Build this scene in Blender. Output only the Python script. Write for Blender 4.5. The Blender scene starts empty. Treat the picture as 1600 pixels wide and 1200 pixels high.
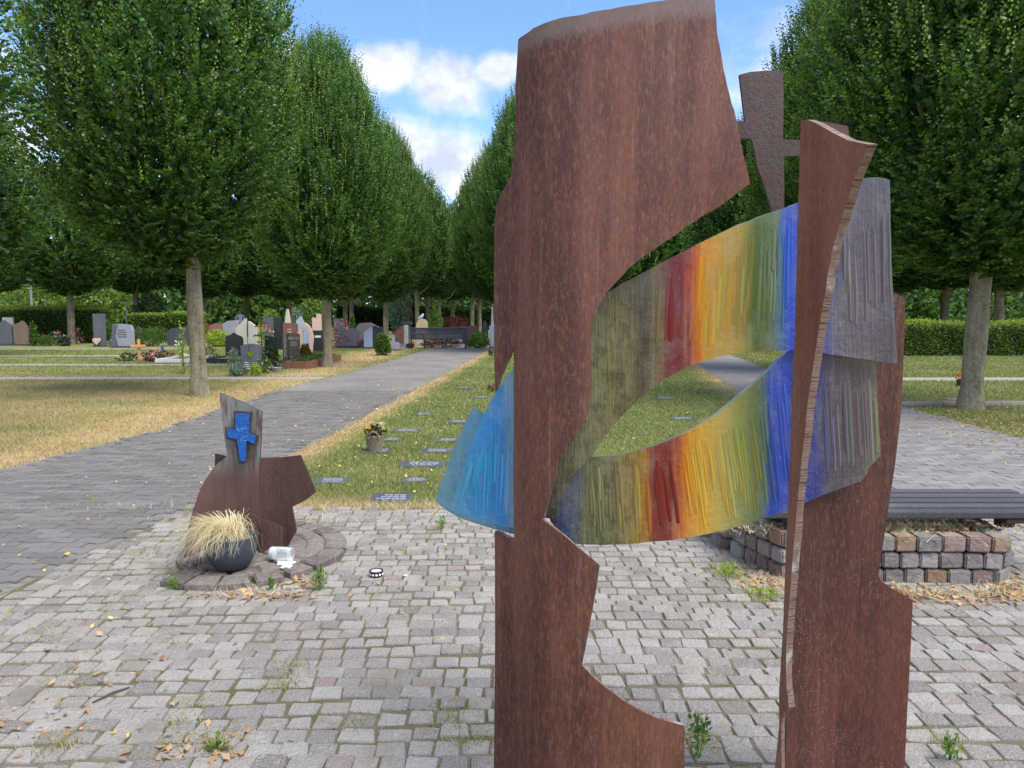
import bpy, bmesh, math, random
import numpy as np
from mathutils import Vector, Matrix

random.seed(7); rng = np.random.default_rng(11)
SC = bpy.context.scene
COL = SC.collection

# ------------------------------------------------------------------ camera
F = 1202.0; CAM_H = 1.6; PITCH = math.atan(112.0 / F)
cam_data = bpy.data.cameras.new('camera'); cam = bpy.data.objects.new('camera', cam_data); COL.objects.link(cam)
cam.location = (0, 0, CAM_H); cam.rotation_euler = (math.pi / 2 - PITCH, 0, 0)
cam_data.sensor_width = 36.0; cam_data.lens = 36.0 * F / 1600.0; cam_data.clip_start = 0.05; cam_data.clip_end = 2000
SC.camera = cam
SUN_EL, SUN_AZ = math.radians(58), math.radians(128)      # azimuth measured clockwise from +Y (camera heading)

# ------------------------------------------------------------------ world, sun, exposure
def lin(r, g, b):
    f = lambda c: (c / 255 / 12.92) if c / 255 <= 0.04045 else ((c / 255 + 0.055) / 1.055) ** 2.4
    return (f(r), f(g), f(b), 1.0)
def ray(px, py):
    u = (px - 800) / F; v = -(py - 600) / F; c, s = math.cos(PITCH), math.sin(PITCH)
    return Vector((u, c + v * s, -s + v * c))
def P(px, py, Y):
    d = ray(px, py); t = Y / d.y
    return Vector((d.x * t, Y, CAM_H + d.z * t))
def G(px, py, z=0.0):
    d = ray(px, py); t = (z - CAM_H) / d.z
    return Vector((d.x * t, d.y * t, z))

SC.view_settings.view_transform = 'Standard'; SC.view_settings.look = 'None'
SC.view_settings.exposure = 1.9; SC.view_settings.gamma = 1.0; SC.view_settings.use_curve_mapping = False
SC.cycles.use_denoising = True
SC.cycles.max_bounces = 8; SC.cycles.transparent_max_bounces = 12
SC.cycles.diffuse_bounces = 3; SC.cycles.glossy_bounces = 3; SC.cycles.caustics_reflective = False; SC.cycles.caustics_refractive = False

class NT:
    """tiny node helper"""
    def __init__(s, tree): s.t = tree; s.n = tree.nodes; s.l = tree.links
    def add(s, typ, **kw):
        n = s.n.new(typ)
        for k, v in kw.items(): setattr(n, k, v)
        return n
    def link(s, a, b): s.l.new(a, b)
    def val(s, sock, v):
        if isinstance(v, bpy.types.NodeSocket): s.l.new(v, sock)
        else: sock.default_value = v
    def math(s, op, a, b=0.0, c=None, clamp=False):
        n = s.add('ShaderNodeMath', operation=op, use_clamp=clamp)
        s.val(n.inputs[0], a); s.val(n.inputs[1], b)
        if c is not None: s.val(n.inputs[2], c)
        return n.outputs[0]
    def vmath(s, op, a, b=(0, 0, 0)):
        n = s.add('ShaderNodeVectorMath', operation=op); s.val(n.inputs[0], a); s.val(n.inputs[1], b)
        return n
    def smooth(s, x, a, b):
        n = s.add('ShaderNodeMapRange', interpolation_type='SMOOTHSTEP'); s.val(n.inputs[0], x)
        n.inputs[1].default_value = a; n.inputs[2].default_value = b
        return n.outputs[0]
    def mix(s, fac, a, b, blend='MIX'):
        n = s.add('ShaderNodeMix', data_type='RGBA', blend_type=blend)
        s.val(n.inputs[0], fac); s.val(n.inputs[6], a); s.val(n.inputs[7], b)
        return n.outputs[2]
    def noise(s, vec, scale, detail=4, rough=0.55, dist=0.0):
        n = s.add('ShaderNodeTexNoise'); 
        if vec is not None: s.l.new(vec, n.inputs['Vector'])
        n.inputs['Scale'].default_value = scale; n.inputs['Detail'].default_value = detail
        n.inputs['Roughness'].default_value = rough; n.inputs['Distortion'].default_value = dist
        return n.outputs['Fac']
    def voro(s, vec, scale, feature='F1', out='Distance', rand=1.0):
        n = s.add('ShaderNodeTexVoronoi', feature=feature)
        if vec is not None: s.l.new(vec, n.inputs['Vector'])
        n.inputs['Scale'].default_value = scale; n.inputs['Randomness'].default_value = rand
        return n.outputs[out]
    def scale(s, vec, sc, loc=(0, 0, 0), rot=(0, 0, 0)):
        n = s.add('ShaderNodeMapping'); s.l.new(vec, n.inputs[0]); n.inputs[1].default_value = loc; n.inputs[2].default_value = rot; n.inputs[3].default_value = sc
        return n.outputs[0]
    def ramp(s, fac, stops, interp='LINEAR'):
        n = s.add('ShaderNodeValToRGB'); s.val(n.inputs[0], fac); cr = n.color_ramp; cr.interpolation = interp
        while len(cr.elements) > 1: cr.elements.remove(cr.elements[-1])
        cr.elements[0].position = stops[0][0]; cr.elements[0].color = stops[0][1]
        for p, c in stops[1:]:
            e = cr.elements.new(p); e.color = c
        return n.outputs[0]
    def bump(s, h, strength=0.3, dist=0.01, normal=None):
        n = s.add('ShaderNodeBump'); n.inputs['Strength'].default_value = strength; n.inputs['Distance'].default_value = dist
        s.l.new(h, n.inputs['Height'])
        if normal is not None: s.l.new(normal, n.inputs['Normal'])
        return n.outputs[0]

world = bpy.data.worlds.new('World'); SC.world = world; world.use_nodes = True
def build_world():
    N = NT(world.node_tree); N.n.clear()
    sky = N.add('ShaderNodeTexSky', sky_type='NISHITA'); sky.sun_disc = False
    sky.sun_elevation = SUN_EL; sky.sun_rotation = SUN_AZ; sky.altitude = 100; sky.air_density = 1.0; sky.dust_density = 0.6; sky.ozone_density = 2.0
    skyc = N.mix(1.0, sky.outputs[0], (0.68, 0.81, 1.09, 1), 'MULTIPLY')
    tc = N.add('ShaderNodeTexCoord'); d = tc.outputs['Generated']
    warp = N.add('ShaderNodeTexNoise'); N.link(d, warp.inputs['Vector']); warp.inputs['Scale'].default_value = 9; warp.inputs['Detail'].default_value = 6
    w = N.vmath('SUBTRACT', warp.outputs['Color'], (0.5, 0.5, 0.5)).outputs[0]
    w2 = N.vmath('MULTIPLY', w, (0.085, 0.085, 0.085)).outputs[0]
    dw = N.vmath('ADD', d, w2).outputs[0]
    def blob(px, py, rx, ry):
        c = ray(px, py).normalized()
        v = N.vmath('SUBTRACT', dw, tuple(c)).outputs[0]
        v = N.vmath('MULTIPLY', v, (F / rx, F / rx, F / ry)).outputs[0]
        return N.math('SUBTRACT', 1.0, N.vmath('LENGTH', v).outputs['Value'])
    lumps = [(600, 110, 66, 46), (690, 118, 90, 46), (785, 108, 72, 36), (672, 232, 84, 58), (712, 262, 72, 54), (645, 285, 84, 66), (440, 120, 60, 70), (735, 300, 40, 30)]
    m = None
    for q in lumps:
        b = blob(*q); m = b if m is None else N.math('MAXIMUM', m, b)
    n1 = N.noise(d, 14, 7, 0.6)
    m1 = N.smooth(N.math('ADD', m, N.math('MULTIPLY', N.math('SUBTRACT', n1, 0.5), 1.1)), -0.1, 0.55)
    # scattered cumulus all round the rest of the sky, of the same make
    far = N.noise(N.scale(d, (1, 1, 1.7), (3.1, 0.4, 1.2)), 3.2, 7, 0.58)
    m2 = N.smooth(far, 0.44, 0.56)
    keep = N.smooth(m, -2.2, -5.0)
    m2 = N.math('MULTIPLY', m2, keep)
    wisp = N.math('MULTIPLY', N.smooth(N.noise(N.scale(d, (6, 6, 2.2), (0.3, 2, 0), (0, 0.5, 0.3)), 2.4, 6, 0.6, 0.6), 0.55, 0.8), 0.45)
    cm = N.math('MAXIMUM', N.math('MAXIMUM', m1, m2), wisp)
    shade = N.noise(N.scale(d, (1, 1, 1.4)), 16, 5, 0.6)
    cc = N.ramp(shade, [(0.36, (2.5, 2.8, 3.5, 1)), (0.62, (4.0, 4.1, 4.4, 1))])
    col = N.mix(cm, skyc, cc)
    bg = N.add('ShaderNodeBackground'); N.link(col, bg.inputs[0]); bg.inputs[1].default_value = 0.076
    out = N.add('ShaderNodeOutputWorld'); N.link(bg.outputs[0], out.inputs[0])
build_world()
sun = bpy.data.lights.new('sun', 'SUN'); sun.energy = 1.5; sun.angle = math.radians(40); sun.color = (1.0, 0.95, 0.87)
sun_o = bpy.data.objects.new('sun', sun); COL.objects.link(sun_o)
sd = Vector((math.sin(SUN_AZ) * math.cos(SUN_EL), math.cos(SUN_AZ) * math.cos(SUN_EL), math.sin(SUN_EL)))
sun_o.rotation_euler = sd.to_track_quat('Z', 'Y').to_euler()

# ------------------------------------------------------------------ object helpers
def put(name, me, parent=None):
    o = bpy.data.objects.new(name, me); COL.objects.link(o)
    if parent is not None:
        o.parent = parent
    return o
def local(o, parent):
    """mesh was written in world coordinates: keep it there under a parent Empty"""
    o.parent = parent; o.matrix_parent_inverse = Matrix.Translation(parent.location).inverted(); return o
def empty(name, loc, label=None, cat=None, group=None):
    o = bpy.data.objects.new(name, None); o.empty_display_size = 0.1; COL.objects.link(o); o.location = loc
    return tag(o, label, cat, group)
def tag(o, label=None, cat=None, group=None, kind=None):
    if label: o['label'] = label
    if cat: o['category'] = cat
    if group: o['group'] = group
    if kind: o['kind'] = kind
    return o
def copy_tree(o, parent=None):
    c = o.copy(); COL.objects.link(c); c.parent = parent
    for ch in list(o.children): copy_tree(ch, c)
    return c
def np_mesh(name, V, Q, mat=None, smooth=False, attrs=None):
    """V (n,3), Q (m,k) with one k"""
    V = np.asarray(V, np.float32); Q = np.asarray(Q, np.int32); m, k = Q.shape
    me = bpy.data.meshes.new(name); me.vertices.add(len(V)); me.vertices.foreach_set('co', V.ravel())
    me.loops.add(m * k); me.loops.foreach_set('vertex_index', Q.ravel())
    me.polygons.add(m); me.polygons.foreach_set('loop_start', np.arange(0, m * k, k, dtype=np.int32))
    if smooth: me.polygons.foreach_set('use_smooth', np.ones(m, bool))
    for an, av in (attrs or {}).items():
        a = me.attributes.new(an, 'FLOAT', 'POINT'); a.data.foreach_set('value', np.asarray(av, np.float32))
    me.update(calc_edges=True)
    if mat: me.materials.append(mat)
    return me

class MB:
    def __init__(s): s.v = []; s.f = []; s.mi = []
    def add(s, vs, fs, mi=0):
        o = len(s.v); s.v += [tuple(v) for v in vs]; s.f += [tuple(i + o for i in f) for f in fs]; s.mi += [mi] * len(fs); return s
    def box(s, c, d, rz=0.0, mi=0, taper=1.0, rx=0.0):
        x, y, z = d[0] / 2, d[1] / 2, d[2] / 2
        M = Matrix.Translation(c) @ Matrix.Rotation(rz, 4, 'Z') @ Matrix.Rotation(rx, 4, 'X')
        vs = [M @ Vector((a * x * (taper if k > 0 else 1), b * y * (taper if k > 0 else 1), k * z)) for k in (-1, 1) for a, b in ((-1, -1), (1, -1), (1, 1), (-1, 1))]
        return s.add(vs, [(3, 2, 1, 0), (4, 5, 6, 7), (0, 1, 5, 4), (1, 2, 6, 5), (2, 3, 7, 6), (3, 0, 4, 7)], mi)
    def tube(s, pts, rad, n=6, mi=0, cap=True):
        pts = [Vector(p) for p in pts]; rad = rad if isinstance(rad, (list, tuple)) else [rad] * len(pts)
        vs = []; ref = Vector((0, 0, 1))
        for i, p in enumerate(pts):
            t = (pts[min(i + 1, len(pts) - 1)] - pts[max(i - 1, 0)]).normalized()
            r = ref if abs(t.dot(ref)) < 0.92 else Vector((1, 0, 0))
            a = t.cross(r).normalized(); b = t.cross(a)
            for k in range(n):
                th = 2 * math.pi * k / n; vs.append(p + (a * math.cos(th) + b * math.sin(th)) * rad[i])
        fs = [(i * n + k, i * n + (k + 1) % n, (i + 1) * n + (k + 1) % n, (i + 1) * n + k) for i in range(len(pts) - 1) for k in range(n)]
        if cap: fs += [tuple(range(n))[::-1], tuple((len(pts) - 1) * n + k for k in range(n))]
        return s.add(vs, fs, mi)
    def lathe(s, c, prof, n=20, mi=0, sx=1.0, sy=1.0):
        c = Vector(c); vs = []
        for r, z in prof:
            for k in range(n):
                th = 2 * math.pi * k / n; vs.append(c + Vector((r * sx * math.cos(th), r * sy * math.sin(th), z)))
        m = len(prof)
        fs = [(i * n + k, i * n + (k + 1) % n, (i + 1) * n + (k + 1) % n, (i + 1) * n + k) for i in range(m - 1) for k in range(n)]
        if prof[0][0] > 1e-4: fs.append(tuple(range(n))[::-1])
        if prof[-1][0] > 1e-4: fs.append(tuple((m - 1) * n + k for k in range(n)))
        return s.add(vs, fs, mi)
    def prism(s, pts, ax, t, mi=0):
        """polygon of Vectors extruded by vector ax*t"""
        n = len(pts); e = Vector(ax) * t
        vs = [Vector(p) for p in pts] + [Vector(p) + e for p in pts]
        return s.add(vs, [tuple(range(n))[::-1], tuple(range(n, 2 * n))] + [(i, (i + 1) % n, n + (i + 1) % n, n + i) for i in range(n)], mi)
    def build(s, name, mats, parent=None, smooth=False, bevel=0.0, keep_world=True, seg=2):
        me = bpy.data.meshes.new(name); me.from_pydata(s.v, [], s.f)
        mats = mats if isinstance(mats, (list, tuple)) else [mats]
        for m in mats: me.materials.append(m)
        me.polygons.foreach_set('material_index', s.mi)
        bm = bmesh.new(); bm.from_mesh(me)
        bmesh.ops.remove_doubles(bm, verts=bm.verts, dist=1e-6)
        bmesh.ops.recalc_face_normals(bm, faces=bm.faces)
        if bevel:
            es = [e for e in bm.edges if len(e.link_faces) == 2 and e.calc_face_angle(0) > 0.5]
            bmesh.ops.bevel(bm, geom=es, offset=bevel, segments=seg, affect='EDGES', clamp_overlap=True)
        if smooth:
            for f in bm.faces: f.smooth = True
            for e in bm.edges:
                if len(e.link_faces) == 2 and e.calc_face_angle(0) > 0.7: e.smooth = False
        bm.to_mesh(me); bm.free()
        o = put(name, me)
        if parent is not None:
            if keep_world: local(o, parent)
            else: o.parent = parent
        return o
def sstep(x): x = min(1, max(0, x)); return x * x * (3 - 2 * x)
def interp(pts, x):
    if x <= pts[0][0]: return pts[0][1]
    for (a, va), (b, vb) in zip(pts, pts[1:]):
        if x <= b: return va + (vb - va) * (x - a) / (b - a)
    return pts[-1][1]
def catmull(pts, n=6, closed=False):
    out = []; m = len(pts)
    for i in range(m if closed else m - 1):
        p = [np.array(pts[(i + k) % m] if closed else pts[min(max(i + k, 0), m - 1)], float) for k in (-1, 0, 1, 2)]
        for q in range(n):
            t = q / n
            out.append(tuple(0.5 * ((2 * p[1]) + (-p[0] + p[2]) * t + (2 * p[0] - 5 * p[1] + 4 * p[2] - p[3]) * t * t + (-p[0] + 3 * p[1] - 3 * p[2] + p[3]) * t ** 3)))
    if not closed: out.append(tuple(pts[-1]))
    return out

# ------------------------------------------------------------------ materials
def new_mat(name):
    m = bpy.data.materials.new(name); m.use_nodes = True; N = NT(m.node_tree); N.n.clear()
    out = N.add('ShaderNodeOutputMaterial'); b = N.add('ShaderNodeBsdfPrincipled'); N.link(b.outputs[0], out.inputs[0])
    return m, N, b, out
def geo_pos(N): return N.add('ShaderNodeNewGeometry').outputs['Position']
def obj_co(N): return N.add('ShaderNodeTexCoord').outputs['Object']
def rnd(N):
    g = N.add('ShaderNodeNewGeometry').outputs['Random Per Island']; o = N.add('ShaderNodeObjectInfo').outputs['Random']
    return N.math('FRACT', N.math('ADD', g, N.math('MULTIPLY', o, 7.31)))
def stone_mat(name, c1, c2, scale=30, rough=0.7, bump=0.15, spec=0.4, streak=0.0):
    m, N, b, out = new_mat(name); p = geo_pos(N)
    n = N.noise(p, scale, 5, 0.7); n2 = N.noise(p, scale * 0.12, 3)
    f = N.math('ADD', N.math('MULTIPLY', n, 0.6), N.math('MULTIPLY', n2, 0.4))
    if streak:
        s = N.noise(N.scale(p, (14, 14, 1.2)), 1.0, 4, 0.6); f = N.math('ADD', N.math('MULTIPLY', f, 1 - streak), N.math('MULTIPLY', s, streak))
    N.link(N.ramp(f, [(0.35, c1), (0.65, c2)]), b.inputs['Base Color']); b.inputs['Roughness'].default_value = rough
    b.inputs['Specular IOR Level'].default_value = spec
    N.link(N.bump(n, bump, 0.01), b.inputs['Normal'])
    return m
def plain(name, c, rough=0.5, metal=0.0, var=0.15, scale=40, spec=0.5):
    m, N, b, out = new_mat(name); p = geo_pos(N); n = N.noise(p, scale, 4, 0.6)
    d = tuple(x * (1 - var) for x in c[:3]) + (1,); e = tuple(min(1, x * (1 + var)) for x in c[:3]) + (1,)
    N.link(N.ramp(n, [(0.3, d), (0.7, e)]), b.inputs['Base Color']); b.inputs['Roughness'].default_value = rough; b.inputs['Metallic'].default_value = metal
    b.inputs['Specular IOR Level'].default_value = spec
    return m
def leaf_mat(name, dark, light, young=None, trans=0.42, gloss=0.4):
    m, N, b, out = new_mat(name); r = rnd(N)
    c = N.ramp(r, [(0.0, dark), (1.0, light)])
    if young is not None:
        a = N.add('ShaderNodeAttribute', attribute_name='young').outputs['Fac']
        c = N.mix(a, c, young)
    N.link(c, b.inputs['Base Color']); b.inputs['Roughness'].default_value = gloss; b.inputs['Specular IOR Level'].default_value = 0.35
    t = N.add('ShaderNodeBsdfTranslucent'); tcol = N.mix(1.0, c, (1.5, 1.35, 0.45, 1), 'MULTIPLY'); N.link(tcol, t.inputs[0])
    mx = N.add('ShaderNodeMixShader'); mx.inputs[0].default_value = trans; N.link(b.outputs[0], mx.inputs[1]); N.link(t.outputs[0], mx.inputs[2]); N.link(mx.outputs[0], out.inputs[0])
    return m

def rust_mat(name, dark, mid, warm, pale, speck=0.18, rough=0.6, drips=0.0):
    m, N, b, out = new_mat(name); p = geo_pos(N)
    st = N.noise(N.scale(p, (115, 115, 40)), 1.0, 6, 0.72, 0.3)          # fine vertical mottling
    run = N.noise(N.scale(p, (11, 11, 0.7)), 1.0, 5, 0.65)               # long water runs
    big = N.noise(N.scale(p, (1, 1, 0.6)), 3.4, 5, 0.65)
    fine = N.noise(N.scale(p, (1, 1, 0.35)), 150, 4, 0.7)
    base = N.mix(N.smooth(N.math('ADD', N.math('MULTIPLY', run, 0.6), N.math('MULTIPLY', big, 0.4)), 0.38, 0.62), dark, mid)
    c = N.mix(N.math('MULTIPLY', N.smooth(st, 0.48, 0.64), 0.55), base, warm)
    c = N.mix(N.math('MULTIPLY', N.smooth(N.noise(N.scale(p, (120, 120, 24), (3, 1, 2)), 1.0, 6, 0.72), 0.52, 0.68), 0.24), c, pale)
    c = N.mix(N.math('MULTIPLY', N.smooth(N.noise(N.scale(p, (46, 46, 1.2), (9, 4, 1)), 1.0, 7, 0.75), 0.54, 0.74), 0.38), c, pale)
    c = N.mix(N.math('MULTIPLY', N.smooth(fine, 0.35, 0.65), 0.3), c, (0.02, 0.009, 0.006, 1))
    v = N.voro(N.scale(p, (1, 1, 0.8)), 120); k = N.noise(p, 5, 3)
    dots = N.math('MULTIPLY', N.math('MULTIPLY', N.smooth(v, 0.2, 0.08), N.smooth(k, 0.42, 0.62)), speck)
    c = N.mix(dots, c, lin(205, 180, 165))
    drip = N.noise(N.scale(p, (95, 95, 1.6), (1.7, 0, 4.4)), 1.0, 3, 0.5)
    gate = N.noise(N.scale(p, (6, 6, 2.2), (0, 0, 7.7)), 1.0, 2, 0.5)
    c = N.mix(N.math('MULTIPLY', N.math('MULTIPLY', N.smooth(drip, 0.68, 0.74), N.smooth(gate, 0.53, 0.62)), drips), c, lin(215, 205, 200))
    a = N.add('ShaderNodeAttribute', attribute_name='band').outputs['Fac']
    ab = N.math('MULTIPLY', N.smooth(N.math('ADD', a, N.math('MULTIPLY', N.math('SUBTRACT', st, 0.5), 0.5)), 0.35, 0.75), 0.7)
    c = N.mix(ab, c, N.mix(fine, lin(80, 70, 66), lin(128, 114, 110)))
    N.link(c, b.inputs['Base Color']); b.inputs['Metallic'].default_value = 0.0
    N.link(N.math('ADD', rough, N.math('MULTIPLY', N.math('SUBTRACT', fine, 0.5), 0.25)), b.inputs['Roughness'])
    b.inputs['Specular IOR Level'].default_value = 0.4
    N.link(N.bump(N.math('ADD', N.math('MULTIPLY', fine, 0.5), st), 0.35, 0.0025), b.inputs['Normal'])
    return m
M = {}
M['rust'] = rust_mat('rust_plate', lin(68, 39, 31), lin(106, 66, 53), lin(132, 80, 52), lin(150, 120, 106))
M['rust_red'] = rust_mat('rust_red', lin(58, 31, 25), lin(92, 52, 41), lin(118, 66, 42), lin(138, 108, 95), 0.5, drips=0.8)
M['rust_strip'] = rust_mat('rust_strip', lin(118, 76, 62), lin(142, 100, 84), lin(152, 94, 66), lin(172, 142, 130), 0.2)  # paler rust makes up in colour for light the turned strip misses
M['rust_edge'] = rust_mat('rust_edge', lin(80, 66, 58), lin(118, 98, 86), lin(130, 96, 76), lin(160, 140, 128), 0.2)
M['rust_brown'] = rust_mat('rust_brown', lin(52, 35, 30), lin(84, 60, 52), lin(100, 64, 48), lin(120, 104, 96), 0.15)
def torch_edge():
    m, N, b, out = new_mat('torch_cut_edge'); p = geo_pos(N)
    k = N.noise(N.scale(p, (14, 14, 240)), 1.0, 3, 0.6); n = N.noise(p, 30, 4, 0.6)
    c = N.mix(n, lin(96, 74, 64), lin(138, 116, 104)); c = N.mix(N.math('MULTIPLY', N.smooth(k, 0.52, 0.64), 0.75), c, lin(46, 32, 28)); c = N.mix(N.smooth(N.noise(p, 11, 3), 0.58, 0.7), c, lin(150, 150, 142))
    N.link(c, b.inputs['Base Color']); b.inputs['Roughness'].default_value = 0.7; N.link(N.bump(k, 0.7, 0.004), b.inputs['Normal']); return m
M['torch'] = torch_edge()
def cross_iron():
    m, N, b, out = new_mat('pitted_iron'); p = geo_pos(N)
    n = N.noise(N.scale(p, (25, 25, 6)), 1.0, 5, 0.6); v = N.noise(N.scale(p, (130, 130, 80)), 1.0, 3, 0.6); f = N.noise(p, 220, 3)
    c = N.mix(n, lin(54, 44, 41), lin(88, 74, 68))
    c = N.mix(N.smooth(v, 0.55, 0.61), c, lin(80, 44, 38)); N.link(c, b.inputs['Base Color'])
    b.inputs['Roughness'].default_value = 0.5; b.inputs['Metallic'].default_value = 0.25
    N.link(N.bump(N.math('SUBTRACT', f, N.math('MULTIPLY', v, 1.5)), 0.4, 0.003), b.inputs['Normal']); return m
M['iron'] = cross_iron()
def patina():
    m, N, b, out = new_mat('patina_plate'); p = geo_pos(N); sep = N.add('ShaderNodeSeparateXYZ'); N.link(p, sep.inputs[0])
    st = N.noise(N.scale(p, (28, 28, 4)), 1.0, 5, 0.65); f = N.noise(p, 120, 4, 0.7); r = N.noise(N.scale(p, (16, 16, 7), (4, 2, 1)), 1.0, 4)
    rust = N.mix(st, lin(60, 40, 35), lin(110, 80, 70)); pale = N.mix(st, lin(100, 98, 92), lin(138, 142, 134)); pale = N.mix(N.smooth(r, 0.52, 0.7), pale, lin(100, 138, 126))
    zone = N.math('MULTIPLY', N.smooth(sep.outputs[2], 0.5, 0.75), N.smooth(N.math('ADD', sep.outputs[2], N.math('MULTIPLY', sep.outputs[0], -0.35)), 1.83, 1.68))
    k = N.math('MULTIPLY', N.math('MULTIPLY', zone, N.smooth(st, 0.3, 0.5)), 0.9)
    N.link(N.mix(k, rust, pale), b.inputs['Base Color']); b.inputs['Roughness'].default_value = 0.6; N.link(N.bump(f, 0.3, 0.003), b.inputs['Normal']); return m
M['patina'] = patina()

px2u = lambda px: (px - 660) / 760.0
def glass_mat(name, stops, trans=0.52, see=0.14, rough=0.05, speck=0.75, aged=0.6):
    m, N, b, out = new_mat(name)
    u = N.add('ShaderNodeAttribute', attribute_name='u').outputs['Fac']; w = N.add('ShaderNodeAttribute', attribute_name='w').outputs['Fac']
    cx = N.add('ShaderNodeCombineXYZ'); N.link(u, cx.inputs[0]); N.link(w, cx.inputs[1]); uv = cx.outputs[0]
    st = N.noise(N.scale(uv, (75, 3.2, 1)), 1.0, 5, 0.6); st2 = N.noise(N.scale(uv, (190, 9, 1), (5, 2, 0)), 1.0, 4, 0.6); sm = N.noise(N.scale(uv, (12, 9, 1)), 1.0, 3)
    uu = N.math('ADD', u, N.math('ADD', N.math('MULTIPLY', N.math('SUBTRACT', st, 0.5), 0.05), N.math('MULTIPLY', N.math('SUBTRACT', sm, 0.5), 0.03)))
    c = N.ramp(uu, [(p, lin(*[v * 0.92 + 20 for v in q])) for p, q in stops]); c = N.mix(N.math('MULTIPLY', N.smooth(N.noise(N.scale(uv, (30, 14, 1), (2, 7, 0)), 1.0, 3, 0.5), 0.42, 0.7), 0.22), c, lin(186, 184, 164))
    c = N.mix(N.math('MULTIPLY', N.smooth(st2, 0.45, 0.7), 0.16), c, N.mix(0.5, c, lin(60, 56, 44)))
    c = N.mix(N.math('MULTIPLY', N.smooth(st, 0.5, 0.7), 0.35), c, N.mix(0.45, c, lin(214, 210, 190)))
    p = geo_pos(N)
    old = N.math('MULTIPLY', N.smooth(u, px2u(1060), px2u(960)), N.smooth(N.noise(N.scale(p, (1, 1, 0.45)), 34, 5, 0.7), 0.42, 0.66)); c = N.mix(N.math('MULTIPLY', old, aged), c, lin(62, 54, 38))
    gr = N.noise(p, 230, 3, 0.7); sp = N.noise(p, 420, 2, 0.5)
    dirt = N.math('MULTIPLY', N.smooth(gr, 0.6, 0.72), speck); c = N.mix(dirt, c, lin(196, 190, 176))
    N.link(c, b.inputs['Base Color']); b.inputs['Roughness'].default_value = rough; b.inputs['Specular IOR Level'].default_value = 0.8; b.inputs['Coat Weight'].default_value = 0.6; b.inputs['Coat Roughness'].default_value = 0.04
    lump = N.noise(p, 48, 3, 0.5)
    nb = N.bump(N.math('ADD', N.math('MULTIPLY', st2, 2.2), N.math('ADD', N.math('MULTIPLY', lump, 1.6), N.math('MULTIPLY', gr, 0.12))), 0.55, 0.006); N.link(nb, b.inputs['Normal'])
    t = N.add('ShaderNodeBsdfTranslucent'); N.link(N.mix(1.0, c, (1.5, 1.5, 1.5, 1), 'MULTIPLY'), t.inputs[0]); N.link(nb, t.inputs[1])
    tp = N.add('ShaderNodeBsdfTransparent'); N.link(N.mix(0.6, c, (1, 1, 1, 1)), tp.inputs[0])
    a = N.add('ShaderNodeMixShader'); a.inputs[0].default_value = trans; N.link(b.outputs[0], a.inputs[1]); N.link(t.outputs[0], a.inputs[2])
    a2 = N.add('ShaderNodeMixShader'); a2.inputs[0].default_value = see; N.link(a.outputs[0], a2.inputs[1]); N.link(tp.outputs[0], a2.inputs[2]); N.link(a2.outputs[0], out.inputs[0])
    return m
px2u = lambda px: (px - 660) / 760.0
UP = [(860, (60, 62, 58)), (880, (84, 88, 58)), (925, (138, 138, 100)), (955, (140, 132, 76)), (985, (124, 112, 70)), (1005, (82, 72, 52)), (1030, (140, 118, 80)), (1047, (128, 30, 34)), (1072, (134, 22, 32)), (1084, (206, 92, 22)), (1094, (226, 158, 24)), (1125, (212, 176, 60)), (1150, (206, 176, 76)), (1166, (176, 168, 84)), (1180, (112, 136, 62)), (1208, (124, 148, 96)), (1222, (70, 120, 150)), (1232, (22, 76, 205)), (1262, (30, 74, 200)), (1292, (84, 92, 160)), (1316, (122, 114, 126)), (1360, (112, 104, 114)), (1402, (88, 80, 92))]
LO = [(860, (62, 66, 66)), (880, (60, 76, 130)), (897, (88, 104, 128)), (915, (112, 120, 76)), (955, (128, 128, 82)), (985, (170, 150, 74)), (1008, (196, 140, 40)), (1022, (150, 40, 34)), (1046, (134, 26, 32)), (1060, (200, 100, 28)), (1072, (224, 152, 26)), (1095, (222, 180, 58)), (1125, (206, 186, 88)), (1150, (166, 168, 86)), (1176, (120, 138, 72)), (1192, (104, 134, 110)), (1204, (32, 80, 190)), (1240, (28, 66, 190)), (1276, (44, 58, 150)), (1296, (90, 84, 110)), (1345, (104, 94, 100)), (1376, (120, 120, 104))]
BL = [(680, (120, 196, 218)), (715, (86, 184, 222)), (735, (50, 164, 214)), (765, (18, 142, 208)), (785, (26, 134, 202)), (805, (110, 150, 176))]
TL = [(660, (104, 170, 190)), (745, (90, 165, 200)), (800, (60, 130, 170))]
for k, s in (('glass_up', UP), ('glass_lo', LO)): M[k] = glass_mat(k, [(px2u(a), b) for a, b in s])
M['glass_blue'] = glass_mat('glass_blue', [(px2u(a), b) for a, b in BL], 0.5, 0.28, speck=0.12, aged=0.04)
M['glass_teal'] = glass_mat('glass_teal', [(px2u(a), b) for a, b in TL], 0.45, 0.42, speck=0.08, aged=0.0)
def stringer(name, c):
    m, N, b, out = new_mat(name); b.inputs['Base Color'].default_value = c; b.inputs['Roughness'].default_value = 0.12
    t = N.add('ShaderNodeBsdfTranslucent'); t.inputs[0].default_value = c
    tp = N.add('ShaderNodeBsdfTransparent'); tp.inputs[0].default_value = tuple(0.5 + 0.5 * x for x in c[:3]) + (1,)
    a = N.add('ShaderNodeMixShader'); a.inputs[0].default_value = 0.4; N.link(b.outputs[0], a.inputs[1]); N.link(t.outputs[0], a.inputs[2])
    a2 = N.add('ShaderNodeMixShader'); a2.inputs[0].default_value = 0.06; N.link(a.outputs[0], a2.inputs[1]); N.link(tp.outputs[0], a2.inputs[2]); N.link(a2.outputs[0], out.inputs[0]); return m

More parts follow.
